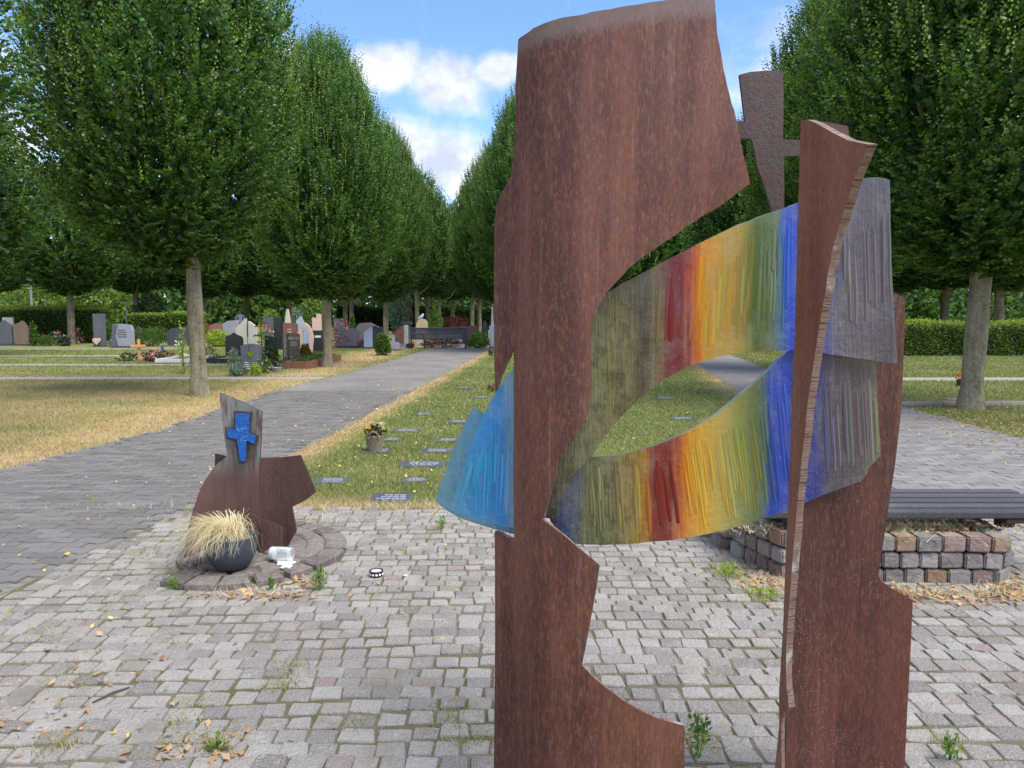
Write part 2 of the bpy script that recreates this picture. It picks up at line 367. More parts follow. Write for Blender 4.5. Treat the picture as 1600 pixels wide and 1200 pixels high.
# grass: one colour field shared by the soil sheet and the blades
PATH_L = [(-6.3, 1.0), (-5.6, 5.0), (-5.2, 7.8), (-4.85, 10), (-4.8, 15.8), (-4.35, 21), (-3.9, 27), (-3.6, 36), (-3.0, 60), (-2.2, 90)]
PATH_LR = [(-2.9, 1.0), (-2.85, 4.4), (-2.7, 5.4), (-2.55, 6.2), (-2.48, 8), (-2.38, 9.5), (-2.06, 14.6), (-1.26, 27), (-1.0, 36), (0.2, 60), (1.0, 90)]
PATH_RL = [(3.1, 6.2), (3.45, 8.0), (4.5, 15), (5.9, 25.5), (7.4, 36), (10.5, 60)]
PATH_RR = [(6.3, 1.0), (6.5, 9.8), (6.65, 13), (6.9, 19), (7.7, 25), (9.2, 36), (12.5, 60)]
def grass_color(N):
    p = geo_pos(N); sep = N.add('ShaderNodeSeparateXYZ'); N.link(p, sep.inputs[0]); x, y = sep.outputs[0], sep.outputs[1]
    n = N.noise(N.scale(p, (0.55, 1, 0)), 0.9, 4, 0.6); n2 = N.noise(N.scale(p, (1, 1, 0)), 7, 4, 0.65); n3 = N.noise(N.scale(p, (1, 1, 0)), 60, 3, 0.7)
    # the unwatered lawn beside the avenue has dried out; the grave lawn between the paths stays greener except along its worn rims
    west = N.math('MULTIPLY', N.smooth(x, -2.6, -4.6), N.smooth(y, 27, 15))
    rim1 = N.math('MULTIPLY', 0.8, N.smooth(N.math('ABSOLUTE', N.math('SUBTRACT', x, N.math('MULTIPLY_ADD', y, 0.063, -2.9))), 0.5, 0.0))
    rim2 = N.math('MULTIPLY', N.smooth(y, 6.9, 6.0), 0.9)
    rim3 = N.math('MULTIPLY', N.smooth(N.math('ABSOLUTE', N.math('SUBTRACT', x, N.math('MULTIPLY_ADD', y, 0.135, 2.5))), 0.7, 0.0), 0.8)
    rim4 = N.math('MULTIPLY', N.smooth(N.math('ABSOLUTE', N.math('SUBTRACT', x, -5.3)), 1.6, 0.1), 0.9)
    d = N.math('MAXIMUM', N.math('MULTIPLY', west, 0.54), N.math('MAXIMUM', N.math('MAXIMUM', rim1, rim4), N.math('MAXIMUM', rim2, rim3)))
    f = N.math('ADD', N.math('MULTIPLY', d, 0.42), N.math('ADD', N.math('MULTIPLY', n, 0.58), N.math('MULTIPLY', n2, 0.32)))
    c = N.ramp(f, [(0.40, lin(116, 134, 70)), (0.54, lin(144, 152, 88)), (0.66, lin(178, 166, 114)), (0.82, lin(208, 184, 138)), (0.94, lin(212, 194, 154))])
    return N.mix(N.math('MULTIPLY', n3, 0.35), c, N.mix(0.5, c, lin(60, 58, 36))), n3
def grass_sheet():
    m, N, b, out = new_mat('lawn_soil'); c, n3 = grass_color(N); c = N.mix(0.3, c, lin(120, 106, 80))
    N.link(c, b.inputs['Base Color']); b.inputs['Roughness'].default_value = 0.95; b.inputs['Specular IOR Level'].default_value = 0.1
    N.link(N.bump(n3, 0.6, 0.03), b.inputs['Normal']); return m
def grass_blade():
    m, N, b, out = new_mat('lawn_blade'); c, n3 = grass_color(N); r = rnd(N)
    c = N.mix(N.math('MULTIPLY', N.smooth(r, 0.55, 1.0), 0.55), c, lin(216, 192, 142)); c = N.mix(N.math('MULTIPLY', N.smooth(r, 0.35, 0.0), 0.5), c, lin(104, 128, 60))
    N.link(c, b.inputs['Base Color']); b.inputs['Roughness'].default_value = 0.6; b.inputs['Specular IOR Level'].default_value = 0.2
    t = N.add('ShaderNodeBsdfTranslucent'); N.link(c, t.inputs[0]); mx = N.add('ShaderNodeMixShader'); mx.inputs[0].default_value = 0.3
    N.link(b.outputs[0], mx.inputs[1]); N.link(t.outputs[0], mx.inputs[2]); N.link(mx.outputs[0], out.inputs[0]); return m
M['soil'] = grass_sheet(); M['blade'] = grass_blade()
def sett_mat():
    m, N, b, out = new_mat('granite_sett'); r = rnd(N); p = geo_pos(N)
    c = N.ramp(r, [(0.0, lin(122, 116, 109)), (0.3, lin(144, 138, 130)), (0.55, lin(156, 150, 141)), (0.9, lin(168, 162, 153)), (0.95, lin(150, 136, 126)), (1.0, lin(140, 124, 118))], 'LINEAR')
    g = N.noise(p, 330, 3, 0.75); g2 = N.noise(p, 60, 4, 0.6); l = N.noise(p, 9, 4, 0.6)
    c = N.mix(N.math('MULTIPLY', N.smooth(g, 0.5, 0.62), 0.55), c, lin(222, 216, 206)); c = N.mix(N.math('MULTIPLY', N.smooth(g, 0.47, 0.36), 0.6), c, lin(76, 72, 69))
    c = N.mix(N.math('MULTIPLY', N.smooth(N.math('ADD', N.math('MULTIPLY', g2, 0.5), N.math('MULTIPLY', l, 0.5)), 0.54, 0.64), 0.5), c, lin(192, 190, 182))
    c = N.mix(N.math('MULTIPLY', N.smooth(N.noise(p, 3.1, 4, 0.6), 0.5, 0.7), 0.4), c, lin(126, 116, 92))
    N.link(c, b.inputs['Base Color']); b.inputs['Roughness'].default_value = 0.75; b.inputs['Specular IOR Level'].default_value = 0.35
    N.link(N.bump(N.math('ADD', g, N.math('MULTIPLY', g2, 3.0)), 0.8, 0.009), b.inputs['Normal']); return m
M['sett'] = sett_mat()
def paver_mat(name, dk, lt, bump=0.4, coarse=0.0):
    m, N, b, out = new_mat(name); r = rnd(N); p = geo_pos(N); g = N.noise(p, 160, 4, 0.7); l = N.noise(p, 1.1, 4, 0.6)
    c = N.mix(r, dk, lt); c = N.mix(N.math('MULTIPLY', N.smooth(g, 0.5, 0.7), 0.5), c, lin(150, 148, 144)); c = N.mix(N.math('MULTIPLY', N.smooth(l, 0.5, 0.7), 0.35), c, lin(120, 114, 104))
    N.link(c, b.inputs['Base Color']); b.inputs['Roughness'].default_value = 0.8; b.inputs['Specular IOR Level'].default_value = 0.3; N.link(N.bump(N.math('ADD', g, N.math('MULTIPLY', N.noise(p, 22, 5, 0.65), coarse)) if coarse else g, bump, 0.02 if coarse else 0.006), b.inputs['Normal'])
    if coarse:
        c2 = N.mix(N.math('MULTIPLY', N.smooth(N.noise(p, 34, 5, 0.7), 0.5, 0.68), 0.5), c, lin(178, 168, 156)); c2 = N.mix(N.math('MULTIPLY', N.smooth(N.noise(p, 15, 4, 0.6), 0.52, 0.7), 0.5), c2, lin(84, 72, 62)); N.link(c2, b.inputs['Base Color'])
    return m
M['paver'] = paver_mat('concrete_paver', lin(96, 93, 90), lin(118, 114, 110)); M['paver_r'] = paver_mat('concrete_paver_pale', lin(114, 111, 109), lin(136, 133, 130))
def far_paving():
    m, N, b, out = new_mat('far_paving'); p = geo_pos(N); g = N.noise(N.scale(p, (3, 9, 1)), 2.0, 5, 0.7); l = N.noise(p, 0.8, 4)
    c = N.ramp(N.math('ADD', N.math('MULTIPLY', g, 0.6), N.math('MULTIPLY', l, 0.4)), [(0.36, lin(98, 95, 91)), (0.52, lin(122, 118, 113)), (0.66, lin(146, 139, 127))])
    N.link(c, b.inputs['Base Color']); b.inputs['Roughness'].default_value = 0.85; N.link(N.bump(g, 0.4, 0.02), b.inputs['Normal']); return m
M['far_paving'] = far_paving()
def joint_mat():
    m, N, b, out = new_mat('joint_sand'); p = geo_pos(N); n = N.noise(p, 2.2, 5, 0.65); f = N.noise(p, 90, 4, 0.7)
    c = N.ramp(n, [(0.36, lin(132, 125, 113)), (0.47, lin(128, 117, 94)), (0.57, lin(98, 98, 58)), (0.68, lin(132, 110, 78))]); c = N.mix(N.math('MULTIPLY', f, 0.55), c, lin(70, 60, 48))
    N.link(c, b.inputs['Base Color']); b.inputs['Roughness'].default_value = 0.95; N.link(N.bump(f, 0.8, 0.015), b.inputs['Normal']); return m
M['joint'] = joint_mat()
M['gravel'] = stone_mat('gravel_strip', lin(132, 126, 120), lin(162, 155, 147), 60, 0.95)
M['bark'] = stone_mat('hornbeam_bark', lin(72, 66, 54), lin(164, 156, 128), 26, 0.9, 1.0, 0.2, 0.3)
M['leaf_far'] = leaf_mat('hornbeam_leaf_far', lin(26, 53, 26), lin(70, 110, 50), lin(150, 186, 98))
M['leaf'] = leaf_mat('hornbeam_leaf', lin(28, 58, 27), lin(80, 124, 54), lin(166, 202, 104))
M['leaf_light'] = leaf_mat('light_leaf', lin(70, 104, 42), lin(132, 162, 84), None)
M['leaf_mid'] = leaf_mat('mid_leaf', lin(48, 78, 32), lin(96, 128, 58), None)
M['leaf_dark'] = leaf_mat('dark_leaf', lin(26, 44, 26), lin(62, 84, 50), None)
M['leaf_grey'] = leaf_mat('grey_leaf', lin(96, 116, 108), lin(142, 164, 152), None)
M['leaf_lime'] = leaf_mat('lime_leaf', lin(120, 146, 40), lin(170, 190, 86), None)
M['leaf_brown'] = leaf_mat('bronze_leaf', lin(94, 80, 40), lin(136, 116, 60), None)
M['leaf_maple'] = leaf_mat('maple_leaf', lin(66, 30, 34), lin(112, 62, 62), None)
M['leaf_hedge'] = leaf_mat('hedge_leaf', lin(44, 70, 26), lin(104, 132, 52), lin(160, 180, 84))
M['pet_red'] = leaf_mat('red_petal', lin(170, 36, 30), lin(226, 84, 56), None, 0.3); M['pet_pink'] = leaf_mat('pink_petal', lin(190, 60, 120), lin(236, 140, 180), None, 0.3)
M['pet_white'] = leaf_mat('white_petal', lin(215, 212, 205), lin(245, 243, 238), None, 0.3); M['pet_yellow'] = leaf_mat('yellow_petal', lin(222, 170, 30), lin(245, 205, 70), None, 0.3)
M['pet_violet'] = leaf_mat('violet_petal', lin(140, 90, 190), lin(196, 150, 224), None, 0.3)
M['pet_orange'] = leaf_mat('orange_petal', lin(214, 96, 40), lin(236, 140, 80), None, 0.3)
M['straw'] = leaf_mat('straw_blade', lin(190, 180, 146), lin(236, 229, 202), None, 0.3, 0.5)
M['dry_leaf'] = leaf_mat('dry_leaf', lin(138, 104, 74), lin(200, 168, 126), None, 0.2, 0.7)
M['yellow_leaf'] = leaf_mat('yellow_leaf', lin(206, 172, 70), lin(228, 206, 128), None, 0.2, 0.6)

# ------------------------------------------------------------------ ground, paths, paving
def sheet(name, pts, z, mat):
    mb = MB(); mb.add([(x, y, z) for x, y in pts], [tuple(range(len(pts)))]); o = mb.build(name, mat)
    for p in o.data.polygons:
        if p.normal.z < 0: o.data.flip_normals(); break
    return tag(o, kind='structure')
sheet('ground', [(-600, -60), (600, -60), (600, 900), (-600, 900)], 0.0, M['soil'])
def strip(name, L, R, z, mat, y0, y1, n=40):
    gx = lambda pts, y: interp([(b, a) for a, b in pts], y)
    mb = MB(); ys = [y0 + (y1 - y0) * (i / n) ** 1.6 for i in range(n + 1)]
    vs = [];
    for y in ys: vs += [(gx(L, y) + 0.05 * math.sin(y * 3.1), y, z), (gx(R, y) + 0.05 * math.sin(y * 2.3 + 1), y, z)]
    mb.add(vs, [(2 * i, 2 * i + 1, 2 * i + 3, 2 * i + 2) for i in range(n)]); o = mb.build(name, mat); return tag(o, kind='structure')
path_l = strip('avenue_path', PATH_L, PATH_LR, 0.004, M['far_paving'], 1.0, 90)
path_r = strip('side_path', PATH_RL, PATH_RR, 0.004, M['far_paving'], 6.2, 60)
gx = lambda pts, y: interp([(b, a) for a, b in pts], y)
def plaza_in(x, y):
    if y > 6.12 + 0.03 * math.sin(x * 9): return False
    return x > gx(PATH_LR, y) + 0.02 and x < 6.3
plaza = sheet('sett_plaza', [(gx(PATH_LR, y), y) for y in (1.0, 2, 4.4, 5.4, 6.12)] + [(6.3, 6.12), (6.3, 1.0)], 0.0155, M['joint'])
GRAVEL = [(18.6, -40, -4.6, .42), (23.4, -40, -4.9, .4), (28.2, -40, -12, .45), (18.4, 7, 40, .5), (33.5, -40, -14, .5)]
for nm, y, x0, x1, w in (('gravel_path', 18.6, -40, -4.6, 0.42), ('gravel_path', 23.4, -40, -4.9, 0.4), ('gravel_path', 28.2, -40, -12, 0.45), ('gravel_path', 18.4, 7.0, 40, 0.5), ('gravel_path', 33.5, -40, -14, 0.5)):
    n = 40; mb = MB(); vs = []
    for i in range(n + 1):
        x = x0 + (x1 - x0) * i / n; s = 0.012 * (x - x0)
        vs += [(x, y - w + 0.06 * math.sin(x * 1.7), 0.004), (x, y + w + 0.06 * math.sin(x * 2.1 + 2), 0.004)]
    mb.add(vs, [(2 * i, 2 * i + 2, 2 * i + 3, 2 * i + 1) for i in range(n)]); tag(mb.build(nm, M['gravel']), kind='structure')

PC, PR = (-1.78, 4.93), 0.66      # round platform of the small sculpture
# --- setts: chamfered eight-cornered granite cubes
def sett_geo(w, d, r):
    """unit block centred on x,y; top ring inset"""
    c = 0.07 * min(w, d); j = lambda: r.uniform(-0.07, 0.07) * min(w, d)
    ring = []
    for sx, sy in ((-1, -1), (1, -1), (1, 1), (-1, 1)):
        x, y = sx * w / 2 + j(), sy * d / 2 + j()
        a = (x - sx * c, y) ; b2 = (x, y - sy * c)
        ring += [b2, a] if sx * sy > 0 else [a, b2]
    # order for sx*sy>0 / <0 keeps the ring running round
    V = [(x, y, -0.03) for x, y in ring] + [(x * 0.995, y * 0.995, -0.005) for x, y in ring] + [(x * 0.94, y * 0.94, r.uniform(-0.0015, 0.0015)) for x, y in ring] + [(0, 0, 0.002)]
    Fq = [(k * 8 + i, k * 8 + (i + 1) % 8, (k + 1) * 8 + (i + 1) % 8, (k + 1) * 8 + i) for k in (0, 1) for i in range(8)] + [(16 + i, 16 + (i + 1) % 8, 24) for i in range(8)]
    return V, Fq
def make_setts():
    r = random.Random(3); spots = []
    y = 2.12; row = 0
    while y < 6.1:
        d = r.uniform(0.088, 0.108); x = -3.1 + r.uniform(0, 0.1); row += 1
        while x < 5.2:
            w = r.choice((r.uniform(0.088, 0.118), r.uniform(0.1, 0.14))); xc = x + w / 2
            yc = y + d / 2 + 0.045 * math.sin(xc * 1.1 + y * 0.4) + 0.02 * math.sin(xc * 3.3 + row)
            if plaza_in(xc, yc) and not (math.hypot(xc - PC[0], yc - PC[1]) < PR - 0.02 and xc > PC[0] - 0.24): spots.append((xc, yc, w - 0.008, d - 0.008))
            x += w
        y += d
    def score(s):
        x, y = s[0], s[1]; Yc = y * math.cos(PITCH) + CAM_H * math.sin(PITCH)
        u = 800 + F * x / Yc; v = 600 + F * (CAM_H * math.cos(PITCH) - y * math.sin(PITCH)) / Yc
        vis = -10 < u < 1610 and v < 1215 and not (772 < u < 1070 and v > 1100) and not (772 < u < 915) and not (1215 < u < 1420)
        return y if vis else 99
    spots.sort(key=score); near, rest = spots[:300], spots[300:]
    meshes = []
    for k in range(12):
        V, Fq = sett_geo(0.1, 0.09, r); me = bpy.data.meshes.new('sett'); me.from_pydata(V, [], Fq); me.materials.append(M['sett']); meshes.append(me)
    for x, y, w, d in near:
        o = put('sett', r.choice(meshes), plaza); o.location = (x, y, 0.022 + r.uniform(-0.004, 0.004)); o.scale = (w / 0.1, d / 0.09, 1)
        o.rotation_euler = (r.gauss(0, 0.02), r.gauss(0, 0.02), r.gauss(0, 0.035))
    mb = MB()
    for x, y, w, d in rest:
        V, Fq = sett_geo(w, d, r); Mx = Matrix.Translation((x, y, 0.022 + r.uniform(-0.004, 0.004))) @ Matrix.Rotation(r.gauss(0, 0.035), 4, 'Z') @ Matrix.Rotation(r.gauss(0, 0.02), 4, 'X')
        mb.add([Mx @ Vector(v) for v in V], Fq)
    me = bpy.data.meshes.new('setts'); me.from_pydata(mb.v, [], mb.f); me.materials.append(M['sett'])
    o = put('sett_field', me, plaza); o['kind'] = 'stuff'
make_setts()
# --- zig-zag interlocking concrete pavers on both paths
def paver_geo(L=0.225, D=0.1125, a=0.016, g=0.0025):
    xs = [-L / 2 + g, -L / 4, 0, L / 4, L / 2 - g]; zz = [0, a, 0, -a, 0]
    ring = [(x, -D / 2 + g + q) for x, q in zip(xs, zz)] + [(x, D / 2 - g + q) for x, q in zip(xs[::-1], zz[::-1])]
    n = len(ring); V = [(x, y, -0.012) for x, y in ring] + [(x * 0.985, y * 0.955, 0.0) for x, y in ring]
    return V, [(i, (i + 1) % n, n + (i + 1) % n, n + i) for i in range(n)] + [(n, n + 1, n + 2, n + 3, n + 4, n + 5, n + 6, n + 7, n + 8, n + 9)]
def make_pavers(parent, inside, x0, x1, y0, y1, mat, seed):
    r = random.Random(seed); V, Fq = paver_geo(); V2, _ = paver_geo(a=-0.016); L, D = 0.225, 0.1125; spots = []; row = 0; y = y0
    while y < y1:
        x = x0 + (L / 2 if row % 2 else 0)
        while x < x1:
            if inside(x, y): spots.append((x, y, row % 2))
            x += L
        y += D; row += 1
    def key(s):
        u = 800 + F * s[0] / s[1]; return s[1] if -15 < u < 1615 else 99
    spots.sort(key=key); meshes = []
    me = bpy.data.meshes.new('paver'); me.from_pydata(V, [], Fq); me.materials.append(mat)
    meb = bpy.data.meshes.new('paver'); meb.from_pydata(V2, [], Fq); meb.materials.append(mat)
    for x, y, odd in spots[:300]:
        o = put('paver', meb if odd else me, parent); o.location = (x, y, 0.017 + r.uniform(-0.0025, 0.0025)); o.rotation_euler = (r.gauss(0, 0.012), r.gauss(0, 0.008), 0)
    n = len(V); sp = np.array(spots[300:]); m = len(sp); Va = np.where(sp[:, 2:3, None] > 0.5, np.array(V2)[None], np.array(V)[None])
    Va[:, :, 0] += sp[:, :1]; Va[:, :, 1] += sp[:, 1:2]; tilt = rng.normal(0, 0.012, (m, 1)); Va[:, :, 2] += 0.017 + rng.uniform(-0.0025, 0.0025, (m, 1)) + (Va[:, :, 1] - sp[:, 1:2]) * tilt
    mb = MB(); mb.v = Va.reshape(-1, 3).tolist(); mb.f = [tuple(i + k * n for i in f) for k in range(m) for f in Fq]
    me2 = bpy.data.meshes.new('pavers'); me2.from_pydata(mb.v, [], mb.f); me2.materials.append(mat)
    o = put('paver_field', me2, parent); o['kind'] = 'stuff'
make_pavers(path_l, lambda x, y: gx(PATH_L, y) + 0.12 + 0.06 * math.sin(y * 5) < x < gx(PATH_LR, y) - 0.1, -6.3, -1.2, 3.0, 15.5, M['paver'], 1)
make_pavers(path_r, lambda x, y: gx(PATH_RL, y) + 0.1 < x < gx(PATH_RR, y) - 0.12 + 0.05 * math.sin(y * 4), 3.0, 7.0, 6.3, 15.0, M['paver_r'], 2)

# --- grass blades (real blades, thinning with distance)
def in_path(x, y):
    a = np.interp(y, [p[1] for p in PATH_L], [p[0] for p in PATH_L]); b = np.interp(y, [p[1] for p in PATH_LR], [p[0] for p in PATH_LR])
    c = np.interp(y, [p[1] for p in PATH_RL], [p[0] for p in PATH_RL]); d = np.interp(y, [p[1] for p in PATH_RR], [p[0] for p in PATH_RR])
    return ((x > a) & (x < b)) | ((x > c) & (x < d) & (y > 6.1)) | ((y < 6.1) & (x > b) & (x < 6.4))
def blades(X, Y, h, mat, name, w=0.004, lean=0.5, z0=0.0):
    n = len(X); az = rng.uniform(0, 2 * np.pi, n); hh = h * rng.uniform(0.45, 1.25, n); ln = rng.normal(0, lean, (n, 2)) * hh[:, None]
    V = np.zeros((n, 3, 3)); dx, dy = np.cos(az) * w, np.sin(az) * w
    V[:, 0] = np.stack([X - dx, Y - dy, np.full(n, z0)], 1); V[:, 1] = np.stack([X + dx, Y + dy, np.full(n, z0)], 1); V[:, 2] = np.stack([X + ln[:, 0], Y + ln[:, 1], z0 + hh], 1)
    return np_mesh(name, V.reshape(-1, 3), np.arange(3 * n).reshape(n, 3), mat)
PLS = [(612, 780, .46, .34, 'plq', 'near dark lawn plaque with white lettering left of the blue glass'), (517, 753, .42, .3, 'plq_l', 'pale lawn plaque beside the small sculpture'), (661, 727, .62, .34, 'plq', 'wide dark lawn plaque touching the blue glass outline'), (684, 706, .46, .3, 'plq', 'dark lawn plaque with white lettering behind the widest plaque'), (698, 689, .38, .28, 'plq_l', 'pale lawn plaque right of the basket row'), (612, 688, .34, .26, 'plq_l', 'pale lawn plaque just right of the wicker basket'), (634, 674, .46, .3, 'plq_l', 'pale lawn plaque among fallen leaves behind the basket'), (661, 648, .4, .3, 'plq', 'grey lawn plaque farther behind the leaf-strewn one'), (717, 660, .4, .3, 'plq_l', 'lawn plaque near top edge of the teal glass'), (590, 706, .4, .3, 'plq', 'dark lawn plaque beneath the wicker basket'), (725, 607, .45, .3, 'plq', 'far lawn plaque in the left row'), (752, 622, .45, .3, 'plq_l', 'far lawn plaque near the steel plate edge'), (648, 752, .3, .22, 'plq_l', 'small worn lawn plaque near the lawn front'), (1040, 623, .45, .3, 'plq_l', 'lawn plaque seen through the opening between glass bands'), (1065, 655, .45, .3, 'plq_l', 'nearer lawn plaque seen between the glass bands'), (1493, 625, .5, .35, 'plq_l', 'pale lawn plaque left of the mossy trunk foot')]
def make_grass():
    n = 900000; y = 5.6 + (34 - 5.6) * rng.random(n) ** 2.3; x = rng.uniform(-0.72, 0.72, n) * y
    keep = ~in_path(x + rng.normal(0, 0.07, n), y + rng.normal(0, 0.03, n)); x, y = x[keep], y[keep]
    vx = 800 + 1202 * x / y; keep = ~((vx > 840) & (vx < 900)); x, y = x[keep], y[keep]
    for px, py, w_, d_, mt, lb in PLS:
        q = G(px, py); keep = ~((np.abs(x - q.x) < w_ * .38) & (np.abs(y - q.y) < d_ * .42)); x, y = x[keep], y[keep]
    for yy, a_, b_, w_ in GRAVEL:
        keep = ~((np.abs(y - yy) < w_ * 0.85) & (x > a_) & (x < b_)); x, y = x[keep], y[keep]
    h = 0.032 + 0.0006 * y
    o = put('lawn_grass', blades(x, y, h, M['blade'], 'lawn_grass', 0.0018 + 0.00035 * y, 0.6)); tag(o, 'short half-dried lawn grass beside and between the paths', 'grass', kind='stuff')
make_grass()

# ------------------------------------------------------------------ trees
def leaf_quads(base, d, nrm, L, W):
    """diamond leaves: base (n,3), unit dir, unit normal, length, width"""
    side = np.cross(d, nrm); side /= np.linalg.norm(side, axis=1, keepdims=True) + 1e-9
    L = L[:, None]; W = W[:, None]
    V = np.stack([base, base + d * L * 0.45 + side * W / 2, base + d * L, base + d * L * 0.45 - side * W / 2], 1)
    return V
def unit(a): return a / (np.linalg.norm(a, axis=1, keepdims=True) + 1e-9)
PROF_T = [0, .04, .10, .2, .31, .42, .55, .7, .84, .94, 1.0]; PROF_R = [.10, .40, .65, .88, 1.0, .99, .92, .77, .56, .34, .1]
def crown_mesh(name, R, z0, z1, n_shoot, per, leaf, mat, seed, inner=20000, wisp=0.7):
    g = np.random.default_rng(seed); H = z1 - z0
    tt = np.linspace(0, 1, 400); rr = np.interp(tt, PROF_T, PROF_R); cdf = np.cumsum(rr + 0.12); cdf /= cdf[-1]
    t = np.interp(g.random(n_shoot), cdf, tt); phi = g.uniform(0, 2 * np.pi, n_shoot)
    ph = g.uniform(0, 6.28, 8)
    lump = 1 + 0.07 * np.sin(3 * phi + 5 * t + ph[0]) + 0.06 * np.sin(5 * phi - 9 * t + ph[1]) + 0.05 * np.sin(9 * phi + 16 * t + ph[2]) + 0.05 * np.sin(13 * phi - 23 * t + ph[3]) + 0.04 * np.sin(21 * phi + 38 * t + ph[4])
    r = np.interp(t, PROF_T, PROF_R) * R * lump
    rho = 1 - np.abs(g.normal(0, 0.13, n_shoot)); gap = (np.sin(11 * phi + 13 * t + ph[5]) + np.sin(7 * phi - 19 * t + ph[6])) > 1.15; rho = np.where(gap, rho * 0.8, rho); rho = np.clip(rho, 0.3, 1)
    out = np.stack([np.cos(phi), np.sin(phi), np.zeros_like(phi)], 1)
    base = out * (r * rho)[:, None]; base[:, 2] = z0 + t * H
    up = 0.15 + 1.15 * np.clip(t * 1.5, 0, 1); o = 1.0 - 0.75 * np.clip(t * 1.3, 0, 1)
    d = out * o[:, None]; d[:, 2] = up; d = unit(d + g.normal(0, 0.16, (n_shoot, 3)))
    Ls = g.uniform(0.25, 0.6, n_shoot) * (0.8 + 0.5 * t); long_ = g.random(n_shoot) < wisp * (0.05 + 0.3 * t); Ls = np.where(long_, Ls * 1.55, Ls)
    # leaves along the shoots, two ranks
    s = (np.arange(per)[None, :] + g.random((n_shoot, per)) * 0.6) / per
    pos = base[:, None, :] + d[:, None, :] * (s * Ls[:, None])[:, :, None]; pos[:, :, 2] -= 0.05 * (s ** 2) * (1 - t)[:, None]
    hz = unit(np.cross(d, np.array([0, 0, 1.0]) + g.normal(0, 0.2, (n_shoot, 3)))); sgn = np.where(np.arange(per) % 2, 1, -1)[None, :, None]
    ld = d[:, None, :] * 0.62 + hz[:, None, :] * sgn * 0.85 + g.normal(0, 0.25, (n_shoot, per, 3)) + out[:, None, :] * 0.22; ld[:, :, 2] -= 0.12
    n = n_shoot * per; ld = unit(ld.reshape(n, 3)); pos = pos.reshape(n, 3)
    nn = np.cross(d, hz); nrm = unit(np.repeat(nn, per, 0) + g.normal(0, 0.45, (n, 3)) + np.array([0, 0, 0.5]))
    LL = leaf * g.uniform(0.65, 1.2, n) * np.repeat(np.where(long_, 0.85, 1.0), per); LL *= (1 - 0.35 * s.reshape(n))
    V = leaf_quads(pos, ld, nrm, LL, LL * 0.58)
    young = np.clip(s.reshape(n) * 1.1 - 0.25, 0, 1) * np.repeat(np.where(long_, 1.0, 0.6) * g.uniform(0.0, 1, n_shoot), per) * np.repeat(0.55 + 0.45 * t, per)
    # long straight leading shoots that stand out of the outline
    nw, pw_ = max(60, n_shoot // 11), 12; tw = np.clip(g.beta(2.2, 1.6, nw), 0.12, 0.99); fw = g.uniform(0, 2 * np.pi, nw); rw = np.interp(tw, PROF_T, PROF_R) * R * g.uniform(0.9, 1.04, nw)
    ow = np.stack([np.cos(fw), np.sin(fw), np.zeros(nw)], 1); bw = ow * rw[:, None]; bw[:, 2] = z0 + tw * H; dw_ = ow * (0.42 - 0.3 * tw)[:, None]; dw_[:, 2] = 1; dw_ = unit(dw_ + g.normal(0, 0.07, (nw, 3))); lw = g.uniform(0.35, 0.95, nw)
    sw = (np.arange(pw_)[None, :] + 0.4) / pw_; pw3 = (bw[:, None, :] + dw_[:, None, :] * (sw * lw[:, None])[:, :, None]).reshape(-1, 3)
    hw = unit(np.cross(dw_, g.normal(0, 1, (nw, 3)))); lwd = unit((dw_[:, None, :] * 0.75 + hw[:, None, :] * np.where(np.arange(pw_) % 2, 1, -1)[None, :, None] * 0.8 + g.normal(0, 0.15, (nw, pw_, 3))).reshape(-1, 3))
    lnr = unit(g.normal(0, 0.6, (nw * pw_, 3)) + np.repeat(ow, pw_, 0)); llw = leaf * 0.82 * g.uniform(0.7, 1.1, nw * pw_) * (1.1 - 0.6 * np.tile(sw[0], nw)); Vw = leaf_quads(pw3, lwd, lnr, llw, llw * 0.55)
    V = np.concatenate([V, Vw]); young = np.concatenate([young, np.tile(0.35 + 0.65 * sw[0], nw) * np.repeat(g.uniform(0.5, 1, nw), pw_)])
    # leaves in the depth of the crown
    ti = np.interp(g.random(inner), cdf, tt); pi_ = g.uniform(0, 2 * np.pi, inner); ri = np.interp(ti, PROF_T, PROF_R) * R * np.sqrt(g.uniform(0.02, 0.72, inner))
    b = np.stack([ri * np.cos(pi_), ri * np.sin(pi_), z0 + 0.02 + ti * H * 0.97], 1); dd = unit(g.normal(0, 1, (inner, 3))); nr = unit(g.normal(0, 1, (inner, 3)))
    li = leaf * g.uniform(1.1, 1.8, inner); Vi = leaf_quads(b, dd, nr, li, li * 0.8)
    A = np.concatenate([V, Vi]).reshape(-1, 3); yv = np.concatenate([np.repeat(young, 4), np.zeros(inner * 4)])
    return np_mesh(name, A, np.arange(len(A)).reshape(-1, 4), mat, attrs={'young': yv})
